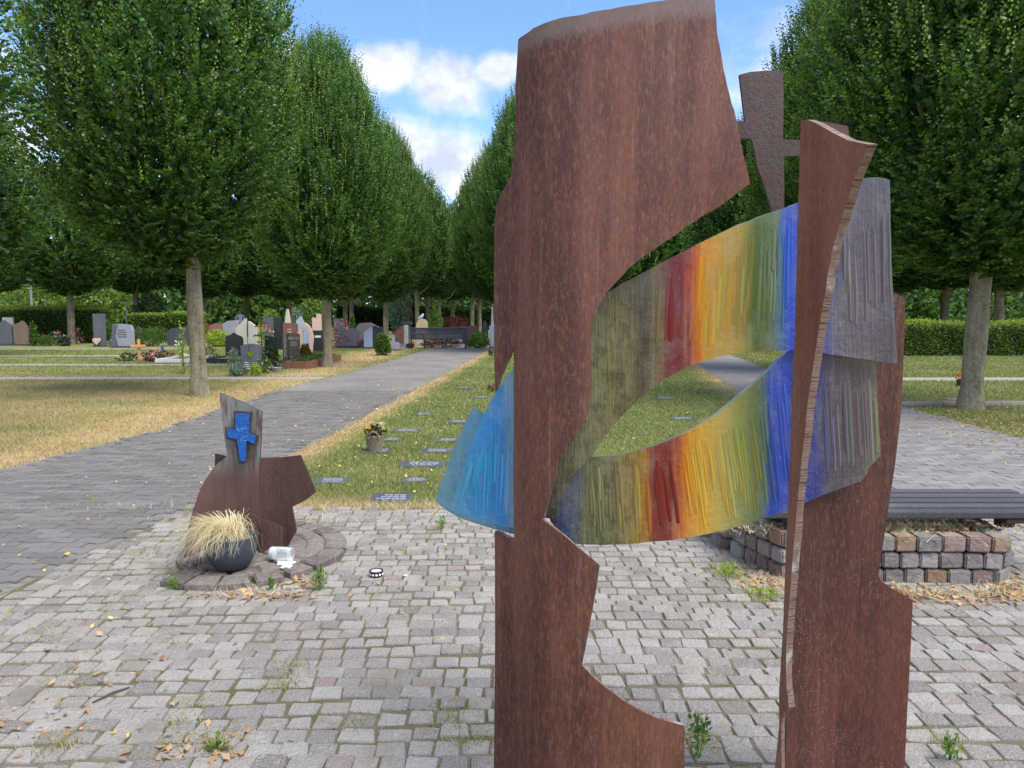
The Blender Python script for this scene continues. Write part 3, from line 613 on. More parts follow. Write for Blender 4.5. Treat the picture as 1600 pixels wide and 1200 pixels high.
def trunk_mesh(name, r, h, R, z1, seed, limbs=9):
    q = random.Random(seed); mb = MB(); pts = []; rad = []
    for i in range(15):
        z = i / 14 * (h + 2.2); pts.append((0.02 * math.sin(z * 1.3 + seed), 0.02 * math.cos(z * 1.7 + seed), z)); rad.append(r * (1.0 - 0.03 * z) * (1 + 0.28 * math.exp(-z * 8)) * (1 + 0.05 * math.sin(z * 5 + seed)))
    rad = [max(0.06, a) for a in rad]; mb.tube(pts, rad, 16)
    V = [list(v) for v in mb.v]
    for i, v in enumerate(V):
        a = math.atan2(v[1], v[0]); k = 1 + 0.06 * math.sin(3 * a + seed) + 0.04 * math.sin(5 * a + v[2] * 2) + q.uniform(-0.025, 0.025); v[0] *= k; v[1] *= k
    mb.v = [tuple(v) for v in V]
    for i in range(limbs):
        a = i * 2.4 + q.random(); z = h - 0.1 + q.uniform(0, 1.6); l = R * q.uniform(0.5, 0.8); rise = q.uniform(0.9, 2.6)
        p0 = Vector((0, 0, z)); e = Vector((math.cos(a) * l, math.sin(a) * l, z + rise)); mid = p0.lerp(e, 0.5) + Vector((math.cos(a) * 0.2, math.sin(a) * 0.2, -0.2))
        mb.tube([p0, mid, e], [r * 0.42, r * 0.28, 0.03], 6)
    o = mb.build('trunk', M['bark'], smooth=True); me = o.data; bpy.data.objects.remove(o); return me
CROWNS = [crown_mesh('crown_a', 2.45, 2.15, 9.7, 8200, 13, 0.098, M['leaf'], 21), crown_mesh('crown_b', 2.5, 2.1, 9.5, 8200, 13, 0.098, M['leaf'], 22)]
FAR = [crown_mesh('crown_c', 2.5, 2.75, 9.6, 3000, 9, 0.165, M['leaf_far'], 23, 5000), crown_mesh('crown_d', 2.7, 2.95, 9.4, 3000, 9, 0.17, M['leaf_far'], 24, 5000)]
TRUNKS = [trunk_mesh('trunk_a', 0.158, 2.5, 2.4, 9, 1), trunk_mesh('trunk_b', 0.162, 2.5, 2.4, 9, 2)]
def tree(px, Y, sc, hs, kind, rot, label, group='hornbeam trees of the avenue', name='hornbeam_tree', X=None):
    x = X if X is not None else P(px, 488, Y).x
    e = empty(name, (x, Y, 0), label, 'tree', group); e.rotation_euler = (0, 0, rot); e.scale = (sc, sc, hs)
    c = put('crown', (FAR if kind > 1 else CROWNS)[kind % 2], e); t = put('trunk', TRUNKS[kind % 2], e); return e
L1 = tree(305, 14.7, 0.93, 1.12, 0, 0.0, 'large clipped hornbeam with slim grey trunk left of the avenue, nearest whole trunk')
tree(510, 22.4, 0.82, 0.955, 1, 2.1, 'second hornbeam along the left side of the avenue, lichen-mottled trunk')
tree(603, 33.5, 0.76, 0.96, 0, 4.0, 'third hornbeam along the left side of the avenue behind the small juniper')
tree(652, 44, 0.76, 0.98, 3, 1.0, 'fourth hornbeam along the left side, bordering the cloud gap')
tree(686, 55, 0.78, 0.96, 2, 2.0, 'last hornbeam visible along the left side, lowest against the cloud')
tree(0, 7.6, 1.0, 1.0, 1, 0.9, 'hornbeam crown reaching in at the upper left corner, its trunk out of view', X=-8.1)
tree(1527, 12.7, 1.05, 1.05, 1, 3.3, 'large hornbeam with mossy trunk right of the sculpture beside the leaf litter')
tree(1322, 20.5, 1.02, 1.06, 0, 5.2, 'hornbeam crown rising behind the iron cross and rusty column')
tree(1187, 32, 1.0, 1.0, 3, 0.4, 'hornbeam seen between steel plate and iron cross, trunk behind the glass')
tree(838, 31, 0.98, 1.06, 0, 1.3, 'tall hornbeam half hidden behind the left edge of the steel plate')
tree(778, 39, 0.9, 1.0, 1, 2.5, 'hornbeam between the plate and the cloud, paler than its neighbours')
tree(738, 50, 0.86, 0.96, 2, 3.1, 'small-looking hornbeam closing the avenue right of the cloud gap')
L1.children[0].location.x = -0.42 if L1.children[0].name.startswith('crown') else 0
bg = [(-70, 27, 1.15, 1.0, 2), (-30, 45, 1.15, .86, 3), (110, 38.6, 1.1, .9, 2), (213, 47, 1.2, .95, 3), (318, 50, 1.2, .92, 2), (385, 56, 1.2, .95, 3), (452, 52, 1.15, .9, 2), (549, 58, 1.1, .95, 3), (540, 68, 1.3, 1.0, 2), (668, 66, 1.1, 1.0, 3), (707, 62, 1.1, .95, 2), (749, 60, 1.05, .95, 3), (620, 78, 1.4, 1.0, 2), (0, 0, 0, 0, 0)]
bl = ['dark tree cut by the left picture edge, below the near crown', 'dark spreading tree behind the split slate headstone', 'dark tree on the lone trunk in front of the clipped hedge', 'dark tree above the white metal frame and rhododendron',
      'dark tree half hidden behind the nearest avenue trunk', 'dark tree above the standing visitor in a blue shirt', 'dark tree behind the sunflower and black headstones', 'tree with pale slim trunk behind the grey-pink headstone', 'dark trunked tree close behind the pale slim trunk', 'dark tree over the sandstone boulder with the bird', 'black-trunked tree behind the purple maple', 'tree with twin-looking trunk beside the grey stele', 'broad dark tree behind the weeping blue-green shrub']
for (px, Y, a, b, k), l in zip(bg, bl): tree(px, Y, a, b, k, px * 0.37, l, 'dark trees behind the graves')
rg = [(1395, 38, 1.35, .95, 2), (1475, 41, 1.4, .98, 3), (1560, 36, 1.35, .95, 2), (1650, 39, 1.35, .95, 3), (1085, 46, 1.3, .9, 2), (985, 44, 1.3, .9, 3), (905, 40, 1.2, .9, 2), (1290, 45, 1.3, .9, 3)]
rl = ['dark tree behind the long hedge, just right of the rusty column', 'dark tree behind the long hedge, left of the mossy trunk', 'dark tree behind the long hedge, right of the mossy trunk', 'dark tree behind the long hedge at the right picture edge', 'dark tree seen under the steel plate above the red glass', 'dark tree seen in the gap between plate and upper glass band', 'dark tree mostly hidden behind the steel plate', 'dark tree hidden behind column and cross']
for (px, Y, a, b, k), l in zip(rg, rl): tree(px, Y, a, b, k, px * 0.21, l, 'dark trees behind the right hedge')

def leaf_cloud(fn, n, leaf, mat, name, seed, up=0.3, young=None):
    g = np.random.default_rng(seed); pos, nrm_out, y = fn(g, n); n = len(pos)
    d = unit(g.normal(0, 0.8, (n, 3)) + nrm_out * 0.7 + np.array([0, 0, up])); nr = unit(g.normal(0, 0.6, (n, 3)) + nrm_out)
    L = leaf * g.uniform(0.6, 1.3, n); V = leaf_quads(pos, d, nr, L, L * 0.6).reshape(-1, 3)
    return np_mesh(name, V, np.arange(len(V)).reshape(-1, 4), mat, attrs={'young': np.repeat(y, 4)})
def ell(rx, ry, rz, cz, lump=0.12, cone=0.0, fill=0.35):
    def fn(g, n):
        v = unit(g.normal(0, 1, (n, 3))); q = 1 - np.abs(g.normal(0, fill * 0.5, n)); q = np.clip(q, 0.1, 1)
        ph = g.uniform(0, 6, 3); q *= 1 + lump * np.sin(4 * v[:, 0] + 5 * v[:, 2] + ph[0]) + lump * np.sin(7 * v[:, 1] - 6 * v[:, 2] + ph[1]) + 0.5 * lump * np.sin(13 * v[:, 0] + 11 * v[:, 1] + ph[2])
        p = v * q[:, None]
        if cone: k = 1 - cone * (p[:, 2] + 1) / 2; p[:, 0] *= k; p[:, 1] *= k
        pos = p * np.array([rx, ry, rz]) + np.array([0, 0, cz]); keep = pos[:, 2] > 0.01
        return pos[keep], v[keep], np.clip(v[keep, 2], 0, 1) * g.random(keep.sum())
    return fn
def shrub(name, label, px, ybase, wpx, hpx, mat, n=900, leaf=0.05, cat='shrub', cone=0.0, Y=None, seed=0, lump=0.12, group=None, flowers=None, stem=False):
    g0 = G(px, ybase) if Y is None else Vector((P(px, 500, Y).x, Y, 0)); k = g0.y / F
    w, h = wpx * k, hpx * k
    if Y is not None: h = max(0.1, P(px, ybase - hpx, Y).z)
    e = empty(name, (g0.x, g0.y, 0), label, cat, group)
    mm = M[mat] if isinstance(mat, str) else mat
    if stem:
        mb = MB(); mb.tube([(0, 0, 0), (0.01, 0, h * 0.6)], [0.03, 0.02], 6); mb.build('trunk', M['bark'], e, keep_world=False)
        put('crown', leaf_cloud(ell(w / 2, w / 2, h * 0.24, h * 0.76, lump), n, leaf, mm, 'crown', seed + 5), e)
    else:
        put('foliage', leaf_cloud(ell(w / 2, w / 2 * 0.9, h * 0.52, h * 0.5, lump, cone), n, leaf, mm, 'foliage', seed + 5), e)
        mb = MB()
        for i in range(4): mb.tube([(0.02 * i - 0.03, 0, 0), (w * 0.2 * math.cos(i * 1.7), w * 0.2 * math.sin(i * 1.7), h * 0.6)], [0.015, 0.006], 5)
        mb.build('stem', M['bark'], e, keep_world=False)
    for fi, (fm, fn_, fs) in enumerate(flowers or []):
        put('blossom', leaf_cloud(ell(w / 2 * 1.02, w / 2, h * 0.54, h * 0.5, 0.05, cone, 0.06), fn_, fs, M[fm], 'blossom', seed + 50 + fi, 0.6), e)
    return e
def hedge(name, label, x0, x1, y, depth, h, n, mat, seed, leaf=0.09):
    L = x1 - x0; e = empty(name, ((x0 + x1) / 2, y, 0), label, 'hedge')
    def fn(g, n):
        a = g.random(n); pos = np.zeros((n, 3)); nr = np.zeros((n, 3)); yv = np.zeros(n)
        top = a < 0.3; fr = (a >= 0.3) & (a < 0.9); en = a >= 0.9
        u = g.uniform(-L / 2, L / 2, n); z = g.uniform(0.03, h, n); dd = g.uniform(-depth / 2, depth / 2, n)
        wob = 0.05 * np.sin(u * 2.1) + 0.04 * np.sin(u * 5.3 + z * 3) + g.normal(0, 0.035, n)
        pos[:, 0] = u; pos[:, 1] = np.where(top, dd, -depth / 2 + wob); pos[:, 2] = np.where(top, h + 0.05 * np.sin(u * 1.3) + g.normal(0.01, 0.04, n), z)
        pos[en, 0] = np.where(g.random(en.sum()) < 0.5, -L / 2, L / 2); pos[en, 1] = dd[en]
        nr[top, 2] = 1; nr[fr, 1] = -1; nr[en, 0] = np.sign(pos[en, 0]); yv = np.clip((pos[:, 2] - h + 0.25) / 0.3, 0, 1) * g.uniform(0.2, 1, n)
        return pos, nr, yv
    put('foliage', leaf_cloud(fn, n, leaf, M[mat], 'hedge_foliage', seed), e)
    mb = MB(); mb.box((0, 0.05, h / 2 - 0.04), (L - 0.2, depth - 0.2, h - 0.12)); mb.build('dark_core', M['core'], e, keep_world=False)  # solid dark box filling the inside of the foliage
    return e
M['core'] = stone_mat('hedge_dark_core', lin(26, 30, 16), lin(44, 46, 26), 30, 0.95)
hedge('clipped_hedge', 'tall dark clipped hedge behind the graves at the left', -35, -21.6, 41.0, 1.2, 1.84, 20000, 'leaf_hedge', 31, 0.11)
hedge('clipped_hedge', 'lower hedge stretch left of the rhododendron, behind the two-tone headstone', -21.4, -17.6, 44, 1.0, 1.5, 6000, 'leaf_hedge', 32, 0.1)
hedge('clipped_hedge', 'low pale-topped hedge crossing behind the lawn on the right', 10.6, 26, 28.6, 1.0, 1.2, 22000, 'leaf_hedge', 33, 0.085)
hedge('clipped_hedge', 'dark hedge far behind the graves in the middle, under the trees', -15.5, 3, 70, 2, 1.9, 9000, 'leaf_dark', 34, 0.3)
# light trees beyond the left hedge
for i, (px, Y, w, top, mt, l) in enumerate(((70, 60, 150, 415, 'leaf_light', 'pale green broad tree beyond the hedge, behind the lamp post'), (150, 62, 130, 425, 'leaf_light', 'pale green tree beyond the hedge, right of the lone trunk'), (15, 64, 90, 430, 'leaf_dark', 'blue-green tree beyond the hedge at the left edge'), (205, 66, 90, 430, 'leaf_mid', 'green tree beyond the hedge above the white frame'))):
    e = empty('broadleaf_tree', (P(px, 488, Y).x, Y, 0), l, 'tree', 'pale trees beyond the hedge'); w_ = w * Y / F; h_ = P(px, top, Y).z
    put('crown', leaf_cloud(ell(w_ / 2, w_ / 2, h_ * 0.45, h_ * 0.56, 0.16), 5000, 0.28, M[mt], 'crown', 60 + i), e)
    mb = MB(); mb.tube([(0, 0, 0), (0.1, 0, h_ * 0.5)], [0.2, 0.1], 8); mb.build('trunk', M['bark'], e, keep_world=False)
def woods():
    def fn(g, n):
        x = g.uniform(-95, 95, n); z = 10.5 * g.random(n) * (0.75 + 0.16 * np.sin(x * 0.23) + 0.1 * np.sin(x * 0.61 + 1)) ; y = 92 + g.normal(0, 3, n) + 4 * np.sin(x * 0.11)
        nr = np.tile(np.array([0, -1.0, 0.4]), (n, 1)); return np.stack([x, y, z], 1), nr, g.random(n) * 0.3
    o = put('far_woods', leaf_cloud(fn, 120000, .62, M['leaf_far'], 'far_woods', 77)); tag(o, 'dark far-off wood closing the cemetery behind the trees', 'woods', kind='stuff')
woods()

# ------------------------------------------------------------------ the tall sculpture
Y0 = 2.15
def plate(name, outline, depth, thick, mat, parent, step=22, attr=None, Yb=None, edge_mat=None, rough_edge=0.0, cutx=True, cuty=True, back=True):
    """sheet with the given outline (in the photograph's pixels, carried out to its own distance), bent by depth(px,py), of real thickness"""
    Yb = Y0 if Yb is None else Yb; q = random.Random(len(outline) * 13 + int(outline[0][0]))
    bm = bmesh.new(); vs = [bm.verts.new((x + q.uniform(-1, 1) * rough_edge, y + q.uniform(-1, 1) * rough_edge, 0)) for x, y in outline]; bm.faces.new(vs)
    xs = [v.co.x for v in bm.verts]; ys = [v.co.y for v in bm.verts]
    def cuts(a, b, i):
        k = math.ceil(a / step) * step
        while k < b:
            nrm = (1, 0, 0) if i == 0 else (0, 1, 0); co = (k, 0, 0) if i == 0 else (0, k, 0)
            bmesh.ops.bisect_plane(bm, geom=bm.verts[:] + bm.edges[:] + bm.faces[:], plane_co=co, plane_no=nrm, dist=0.01); k += step
    if cutx: cuts(min(xs), max(xs), 0)
    if cuty: cuts(min(ys), max(ys), 1)
    bmesh.ops.triangulate(bm, faces=[f for f in bm.faces if len(f.verts) > 4])
    pix = {}
    lay = [bm.verts.layers.float.new(k) for k in ('u', 'w', 'band')]
    for v in bm.verts:
        px, py = v.co.x, v.co.y; v[lay[0]] = px2u(px); v[lay[1]] = (py - 250) / 700.0; v[lay[2]] = attr(px, py) if attr else 0.0
        v.co = P(px, py, Yb + depth(px, py))
    bmesh.ops.recalc_face_normals(bm, faces=bm.faces)
    if sum((f.normal.y for f in bm.faces)) > 0: bmesh.ops.reverse_faces(bm, faces=bm.faces)
    bm.normal_update()
    front = list(bm.faces); nv = len(bm.verts); old = list(bm.verts); off = {v: v.co - v.normal * thick for v in old}
    bnd = [e for e in bm.edges if len(e.link_faces) == 1]
    new = {}
    for v in old:
        w = bm.verts.new(off[v]); new[v] = w
        for l in lay: w[l] = v[l]
    for f in front: bm.faces.new([new[v] for v in reversed(f.verts)])
    for e in bnd:
        a, b = e.verts; f = bm.faces.new((a, b, new[b], new[a])); f.material_index = 1 if edge_mat else 0
    bmesh.ops.recalc_face_normals(bm, faces=bm.faces)
    for f in bm.faces: f.smooth = True
    for e in bm.edges:
        if len(e.link_faces) == 2 and e.calc_face_angle(0) > 0.6: e.smooth = False
    me = bpy.data.meshes.new(name); bm.to_mesh(me); bm.free(); me.materials.append(mat)
    if edge_mat: me.materials.append(edge_mat)
    o = put(name, me); local(o, parent); return o
scl = empty('steel_glass_sculpture', (0.5, Y0, 0), 'tall rusty steel sculpture with rainbow glass bands and iron cross on the setts', 'sculpture')
# broad left plate with rolled-back flange, slot for the glass, torn lower steps
top = catmull([(809, 61), (850, 36), (910, 22), (1000, 6), (1060, -2), (1117, -2)], 6)
r1 = catmull([(1117, -2), (1121, 50), (1133, 120), (1150, 185), (1160, 235), (1172, 287)], 5)[1:]
lo1 = catmull([(1172, 287), (1130, 318), (1085, 346), (1040, 378), (1000, 405), (968, 435), (943, 465), (928, 500), (923, 545), (924, 600), (918, 645), (900, 682), (878, 716), (866, 752), (852, 798), (848, 812)], 5)[1:]
st1 = [(862, 822), (882, 838), (905, 856), (922, 870), (937, 884), (932, 920), (924, 965), (916, 1010), (909, 1040), (930, 1060), (950, 1078), (975, 1095), (1000, 1110), (1030, 1124), (1070, 1133), (1069, 1200), (1064, 1330), (1058, 1472)]
lft = [(768, 1472), (772, 1180), (773, 1000), (773, 830), (782, 833), (793, 840), (803, 845), (803, 760), (803, 640), (803, 540)] + catmull([(803, 540), (791, 566), (781, 590), (774, 614)], 4)[1:] + [(772, 560), (772, 420), (773, 345)] + catmull([(773, 345), (777, 315), (787, 295), (797, 275), (802, 250), (804, 200), (806, 120)], 4)[1:]
dp = [(765, .075), (780, .06), (797, .035), (806, .02), (825, -.016), (850, -.042), (900, -.056), (1000, -.046), (1080, -.02), (1180, .025)]
topy = lambda px: interp([(809, 61), (850, 36), (910, 22), (1000, 6), (1060, -2), (1120, -4)], px)
def dlp(px, py): return interp(dp, px) + 0.012 * math.sin((py - 300) / 330.0) * sstep((px - 860) / 200)
plate('broad_steel_plate', top + r1 + lo1 + st1 + lft, dlp, 0.014, M['rust'], scl, 16, attr=lambda x, y: max(0, min(1, 1 - (y - topy(x)) / (62 if x > 820 else 55))), edge_mat=M['torch'], rough_edge=0.8)
# narrow column on the right: turned strip with torch-cut edge, broad rear plate, rear rib
strip_o = [(1251, 188), (1262, 187), (1276, 193), (1300, 207), (1325, 219), (1356, 226)] + catmull([(1356, 226), (1341, 262), (1326, 308), (1309, 362), (1297, 410), (1290, 455), (1281, 505), (1272, 560), (1263, 625), (1256, 690), (1250, 745), (1245, 800), (1239, 870), (1233, 940), (1229, 1010), (1228, 1060), (1232, 1100), (1229, 1112), (1222, 1118), (1221, 1200), (1214, 1330), (1207, 1475)], 3)[1:] + [(1196, 1475), (1205, 1330), (1211, 1200), (1217, 1135), (1218, 1080), (1223, 980), (1228, 860), (1232, 760), (1237, 640), (1242, 500), (1246, 350)]
plate('turned_strip', strip_o, lambda px, py: .03 - (px - 1222) * 0.0026 * (1 if px > 1222 else 0.5), 0.024, M['rust_strip'], scl, 22, edge_mat=M['torch'], rough_edge=0.7)
rear = [(1236, 560), (1300, 520), (1385, 457), (1397, 458), (1414, 466), (1413, 540), (1408, 640), (1398, 730), (1388, 800), (1379, 860), (1373, 900), (1378, 908), (1400, 922), (1426, 938), (1424, 1010), (1418, 1100), (1413, 1200), (1404, 1330), (1394, 1455), (1222, 1455), (1226, 1250), (1232, 1000), (1237, 800)]
plate('rear_plate', rear, lambda px, py: interp([(1215, .05), (1255, .10), (1290, .145), (1340, .165), (1430, .20)], px), 0.014, M['rust_red'], scl, 20, edge_mat=M['rust_edge'], rough_edge=0.8)
plate('rear_rib', [(1258, 189), (1290, 190), (1325, 197), (1328, 216), (1330, 330), (1322, 520), (1258, 560)], lambda px, py: .14, 0.014, M['rust_brown'], scl, 30)
# iron cross held between plate and column
crs = [(1155, 116), (1172, 112), (1196, 110), (1223, 111), (1224, 160), (1224, 218), (1252, 219), (1252, 243), (1225, 244), (1226, 290), (1225, 326), (1207, 332), (1197, 300), (1184, 262), (1175, 220), (1172, 217), (1153, 217), (1147, 210), (1149, 188), (1165, 190)]
plate('iron_cross', crs, lambda px, py: .07, 0.012, M['iron'], scl, 30, rough_edge=0.8)

# glass bands
M['glass_edge'] = stringer('glass_edge', lin(150, 168, 160))
up_top = catmull([(844, 808), (850, 762), (862, 722), (884, 686), (900, 648), (905, 590), (905, 520), (918, 482), (956, 453), (1000, 428), (1060, 397), (1130, 362), (1190, 338), (1245, 318), (1290, 300), (1338, 281), (1372, 277), (1390, 281)], 4)
up_bot = catmull([(1390, 281), (1393, 400), (1398, 500), (1402, 568)], 3)[1:] + catmull([(1402, 568), (1362, 563), (1320, 557), (1280, 551), (1230, 547), (1180, 548), (1130, 556), (1080, 571), (1040, 592), (1000, 622), (965, 658), (940, 690), (925, 714), (900, 738), (880, 770), (868, 812)], 4)[1:]
gd_up = lambda px, py: interp([(850, .022), (940, .03), (1060, .008), (1150, .008), (1240, .05), (1300, .07), (1400, .075)], px)
g_up = plate('upper_glass_band', up_top + up_bot, gd_up, 0.016, M['glass_up'], scl, 14, rough_edge=0.5, edge_mat=M['glass_edge'])
lo_top = catmull([(925, 714), (955, 713), (1000, 703), (1045, 688), (1100, 660), (1160, 614), (1200, 580), (1231, 549), (1260, 545), (1310, 553), (1368, 566)], 4)
lo_bot = catmull([(1368, 566), (1371, 620), (1375, 690), (1376, 712)], 3)[1:] + [(1366, 722), (1358, 730), (1354, 742), (1345, 752)] + catmull([(1345, 752), (1300, 768), (1250, 789), (1200, 808), (1130, 829), (1060, 842), (980, 850), (930, 851), (898, 849), (875, 830), (858, 808), (866, 770), (890, 740), (925, 714)], 4)[1:-1]
gd_lo = lambda px, py: interp([(850, .045), (940, .05), (1060, .03), (1150, .035), (1240, .075), (1300, .1), (1380, .11)], px)
g_lo = plate('lower_glass_band', lo_top + lo_bot, gd_lo, 0.016, M['glass_lo'], scl, 14, rough_edge=0.5, edge_mat=M['glass_edge'])
bl_o = catmull([(812, 568), (800, 578), (780, 606), (762, 636), (748, 664), (735, 700), (720, 745), (703, 796)], 4) + catmull([(703, 796), (725, 806), (760, 817), (800, 824), (830, 826)], 3)[1:] + [(830, 700), (826, 600)]
g_bl = plate('blue_glass_panel', bl_o, lambda px, py: interp([(690, .09), (740, .045), (803, .028), (830, .02)], px), 0.014, M['glass_blue'], scl, 12, rough_edge=0.3, edge_mat=M['glass_edge'])
tl_o = [(738, 637), (756, 646), (770, 660)] + [(815, 700), (815, 834)] + catmull([(800, 834), (770, 826), (735, 815), (705, 802), (681, 784)], 4) + catmull([(681, 784), (683, 772), (698, 730), (717, 682), (738, 637)], 4)[1:-1]
g_tl = plate('teal_glass_panel', tl_o, lambda px, py: interp([(680, .13), (740, .12), (803, .125)], px), 0.012, M['glass_teal'], scl, 12, rough_edge=0.3, edge_mat=M['glass_edge'])
# fused glass stringers, each its own rod on its panel
def ramp_at(stops, px):
    for (a, ca), (b, cb) in zip(stops, stops[1:]):
        if a <= px <= b: f = (px - a) / (b - a); return tuple(ca[i] + (cb[i] - ca[i]) * f for i in range(3))
    return stops[-1][1] if px > stops[0][0] else stops[0][1]
SM = {}
def rods(panel, stops, spec, depth, seed, r=(.0045, .0075)):
    q = random.Random(seed)
    for (px0, px1, n, ya, yb, tilt, lmin, lmax) in spec:
        for i in range(n):
            px = q.uniform(px0, px1); c = ramp_at(stops, px); k_ = q.choice((q.uniform(0, .12), q.uniform(.1, .3))); c = tuple(min(255, (v * (1 - k_) + z * k_) * q.uniform(.94, 1.06)) for v, z in zip(c, (236, 230, 204)))
            key = tuple(int(v / 20) for v in c)
            if key not in SM: SM[key] = stringer('glass_stringer', lin(*c))
            f = (px - px0) / max(1, px1 - px0); lo = ya[0] + (ya[1] - ya[0]) * f; hi = yb[0] + (yb[1] - yb[0]) * f
            L = q.uniform(lmin, lmax); y = q.uniform(lo, max(lo + 1, hi - L)); y2 = min(hi, y + L); rad = q.uniform(*r)
            pts = [];
            for k in range(4):
                t = k / 3; xx = px + tilt * (y2 - y) * t + q.uniform(-.6, .6); yy = y + (y2 - y) * t; pts.append(P(xx, yy, Y0 + depth(xx, yy) + rad * 0.55))
            mb = MB(); mb.tube(pts, [rad * .8, rad, rad, rad * .85], 7)
            mb.build('glass_rod', SM[key], panel, smooth=True, keep_world=False).matrix_parent_inverse = Matrix.Identity(4)
# rods(...) children of a panel that itself sits under the sculpture Empty: same world frame
rods(g_up, UP, [(1030, 1090, 9, (430, 400), (560, 530), -.05, 60, 110), (1088, 1180, 46, (400, 360), (545, 525), -.06, 45, 110), (1180, 1232, 20, (362, 342), (525, 520), -.04, 50, 110), (1310, 1388, 12, (300, 300), (520, 520), .02, 60, 130)], gd_up, 3)
rods(g_lo, LO, [(905, 1015, 18, (735, 715), (840, 835), .05, 40, 90), (1020, 1100, 26, (715, 680), (830, 825), .14, 50, 100), (1100, 1180, 28, (680, 640), (815, 800), .14, 50, 110), (1180, 1238, 15, (620, 590), (795, 790), .1, 60, 130), (1268, 1366, 18, (590, 590), (760, 715), .05, 60, 140)], gd_lo, 4)
gd_bl = lambda px, py: interp([(690, .09), (740, .045), (803, .028), (830, .02)], px)
rods(g_bl, BL, [(722, 765, 6, (745, 680), (800, 805), -.28, 40, 70), (740, 798, 13, (680, 640), (808, 812), -.05, 50, 120)], gd_bl, 5, (.004, .006))

# ------------------------------------------------------------------ the small sculpture on its sett platform
YS = 4.86
sml = empty('small_steel_sculpture', (-1.7, YS, 0.06), 'small rusty steel wing sculpture bearing a blue glass cross on round sett platform', 'sculpture')
wing = [(343, 613), (376, 627), (409, 643), (408, 690), (405, 735), (405, 780), (408, 815), (410, 850), (407, 872), (370, 880), (330, 882), (302, 888), (288, 889)] + catmull([(288, 889), (290, 862), (297, 820), (306, 790), (318, 756), (335, 730), (355, 712)], 4)[1:] + [(350, 680), (345, 640)]
plate('wing_plate', wing, lambda px, py: interp([(285, -.12), (320, 0), (360, .03), (412, .0)], px), 0.012, M['patina'], sml, 14, Yb=YS, edge_mat=M['rust_brown'], rough_edge=.3)
plate('side_plate', [(404, 716), (440, 715), (469, 711), (481, 738), (493, 769), (480, 780), (470, 786), (456, 792), (460, 812), (463, 829), (449, 852), (405, 860)], lambda px, py: interp([(404, .02), (440, .10), (495, .06)], px), 0.012, M['rust_brown'], sml, 14, Yb=YS, rough_edge=.3)
plate('foot_plate', [(409, 812), (430, 818), (446, 826), (449, 868), (408, 872)], lambda px, py: -.03 + (px - 408) * .001, 0.012, M['rust_brown'], sml, 14, Yb=YS)
plate('back_plate', [(336, 709), (358, 714), (352, 760), (334, 770)], lambda px, py: .12, 0.012, M['rust_brown'], sml, 14, Yb=YS)
crb = [(365, 642), (393, 644), (391, 675), (404, 681), (400, 697), (387, 693), (386, 724), (373, 725), (367, 690), (353, 686), (351, 667), (365, 669)]
plate('cross_backing', crb, lambda px, py: -.02, 0.012, M['rust_brown'], sml, 30, Yb=YS)
def cross_glass():
    m, N, b, out = new_mat('blue_cross_glass'); p = geo_pos(N)
    v = N.voro(p, 26, 'DISTANCE_TO_EDGE'); n = N.noise(p, 60, 3)
    c = N.mix(n, lin(0, 74, 146), lin(12, 98, 176)); sp = N.add('ShaderNodeSeparateXYZ'); N.link(p, sp.inputs[0])
    crack = N.smooth(v, 0.03, 0.008); c = N.mix(crack, c, lin(10, 30, 60)); N.link(c, b.inputs['Base Color']); b.inputs['Roughness'].default_value = 0.15
    N.link(N.bump(N.math('SUBTRACT', n, crack), 0.3, 0.003), b.inputs['Normal']); return m
M['cross_glass'] = cross_glass()
crg = [(368, 646), (390, 647), (388, 677), (401, 683), (397, 694), (385, 689), (383, 720), (375, 721), (370, 687), (356, 683), (354, 670), (368, 672)]
cg = plate('glass_cross', crg, lambda px, py: -.036, 0.014, M['cross_glass'], sml, 30, Yb=YS, rough_edge=.4)
qq = random.Random(5); M['shard'] = plain('pale_shard', lin(110, 160, 205), 0.2)
for i in range(9):
    x, y = qq.uniform(371, 386), qq.uniform(666, 690); a = qq.uniform(0, 3.1); l = qq.uniform(2, 4)
    mb = MB(); mb.tube([P(x - l * math.cos(a), y - l * math.sin(a), YS - .037), P(x + l * math.cos(a), y + l * math.sin(a), YS - .037)], .0012, 5); o = mb.build('glass_shard', M['shard'], cg, keep_world=False)
# platform
plt = empty('sett_platform', (PC[0], PC[1], 0), 'low half-round platform of purplish setts under the small sculpture', 'platform')
M['sett_dk'] = paver_mat('purple_sett', lin(104, 95, 89), lin(140, 131, 123), 0.7, 2.0)
def blk(mb, pts, z0, z1, ins=0.012):
    c = sum((Vector((x, y, 0)) for x, y in pts), Vector()) / len(pts); n = len(pts)
    low = [(x, y, z0) for x, y in pts]; mid = [(x, y, z1 - ins) for x, y in pts]; tp = [(x + (c.x - x) / math.hypot(c.x - x, c.y - y) * ins * 1.4, y + (c.y - y) / math.hypot(c.x - x, c.y - y) * ins * 1.4, z1 + qq.uniform(-.003, .003)) for x, y in pts]
    mb.add(low + mid + tp, [(i, (i + 1) % n, n + (i + 1) % n, n + i) for i in range(n)] + [(n + i, n + (i + 1) % n, 2 * n + (i + 1) % n, 2 * n + i) for i in range(n)] + [tuple(range(2 * n, 3 * n))])
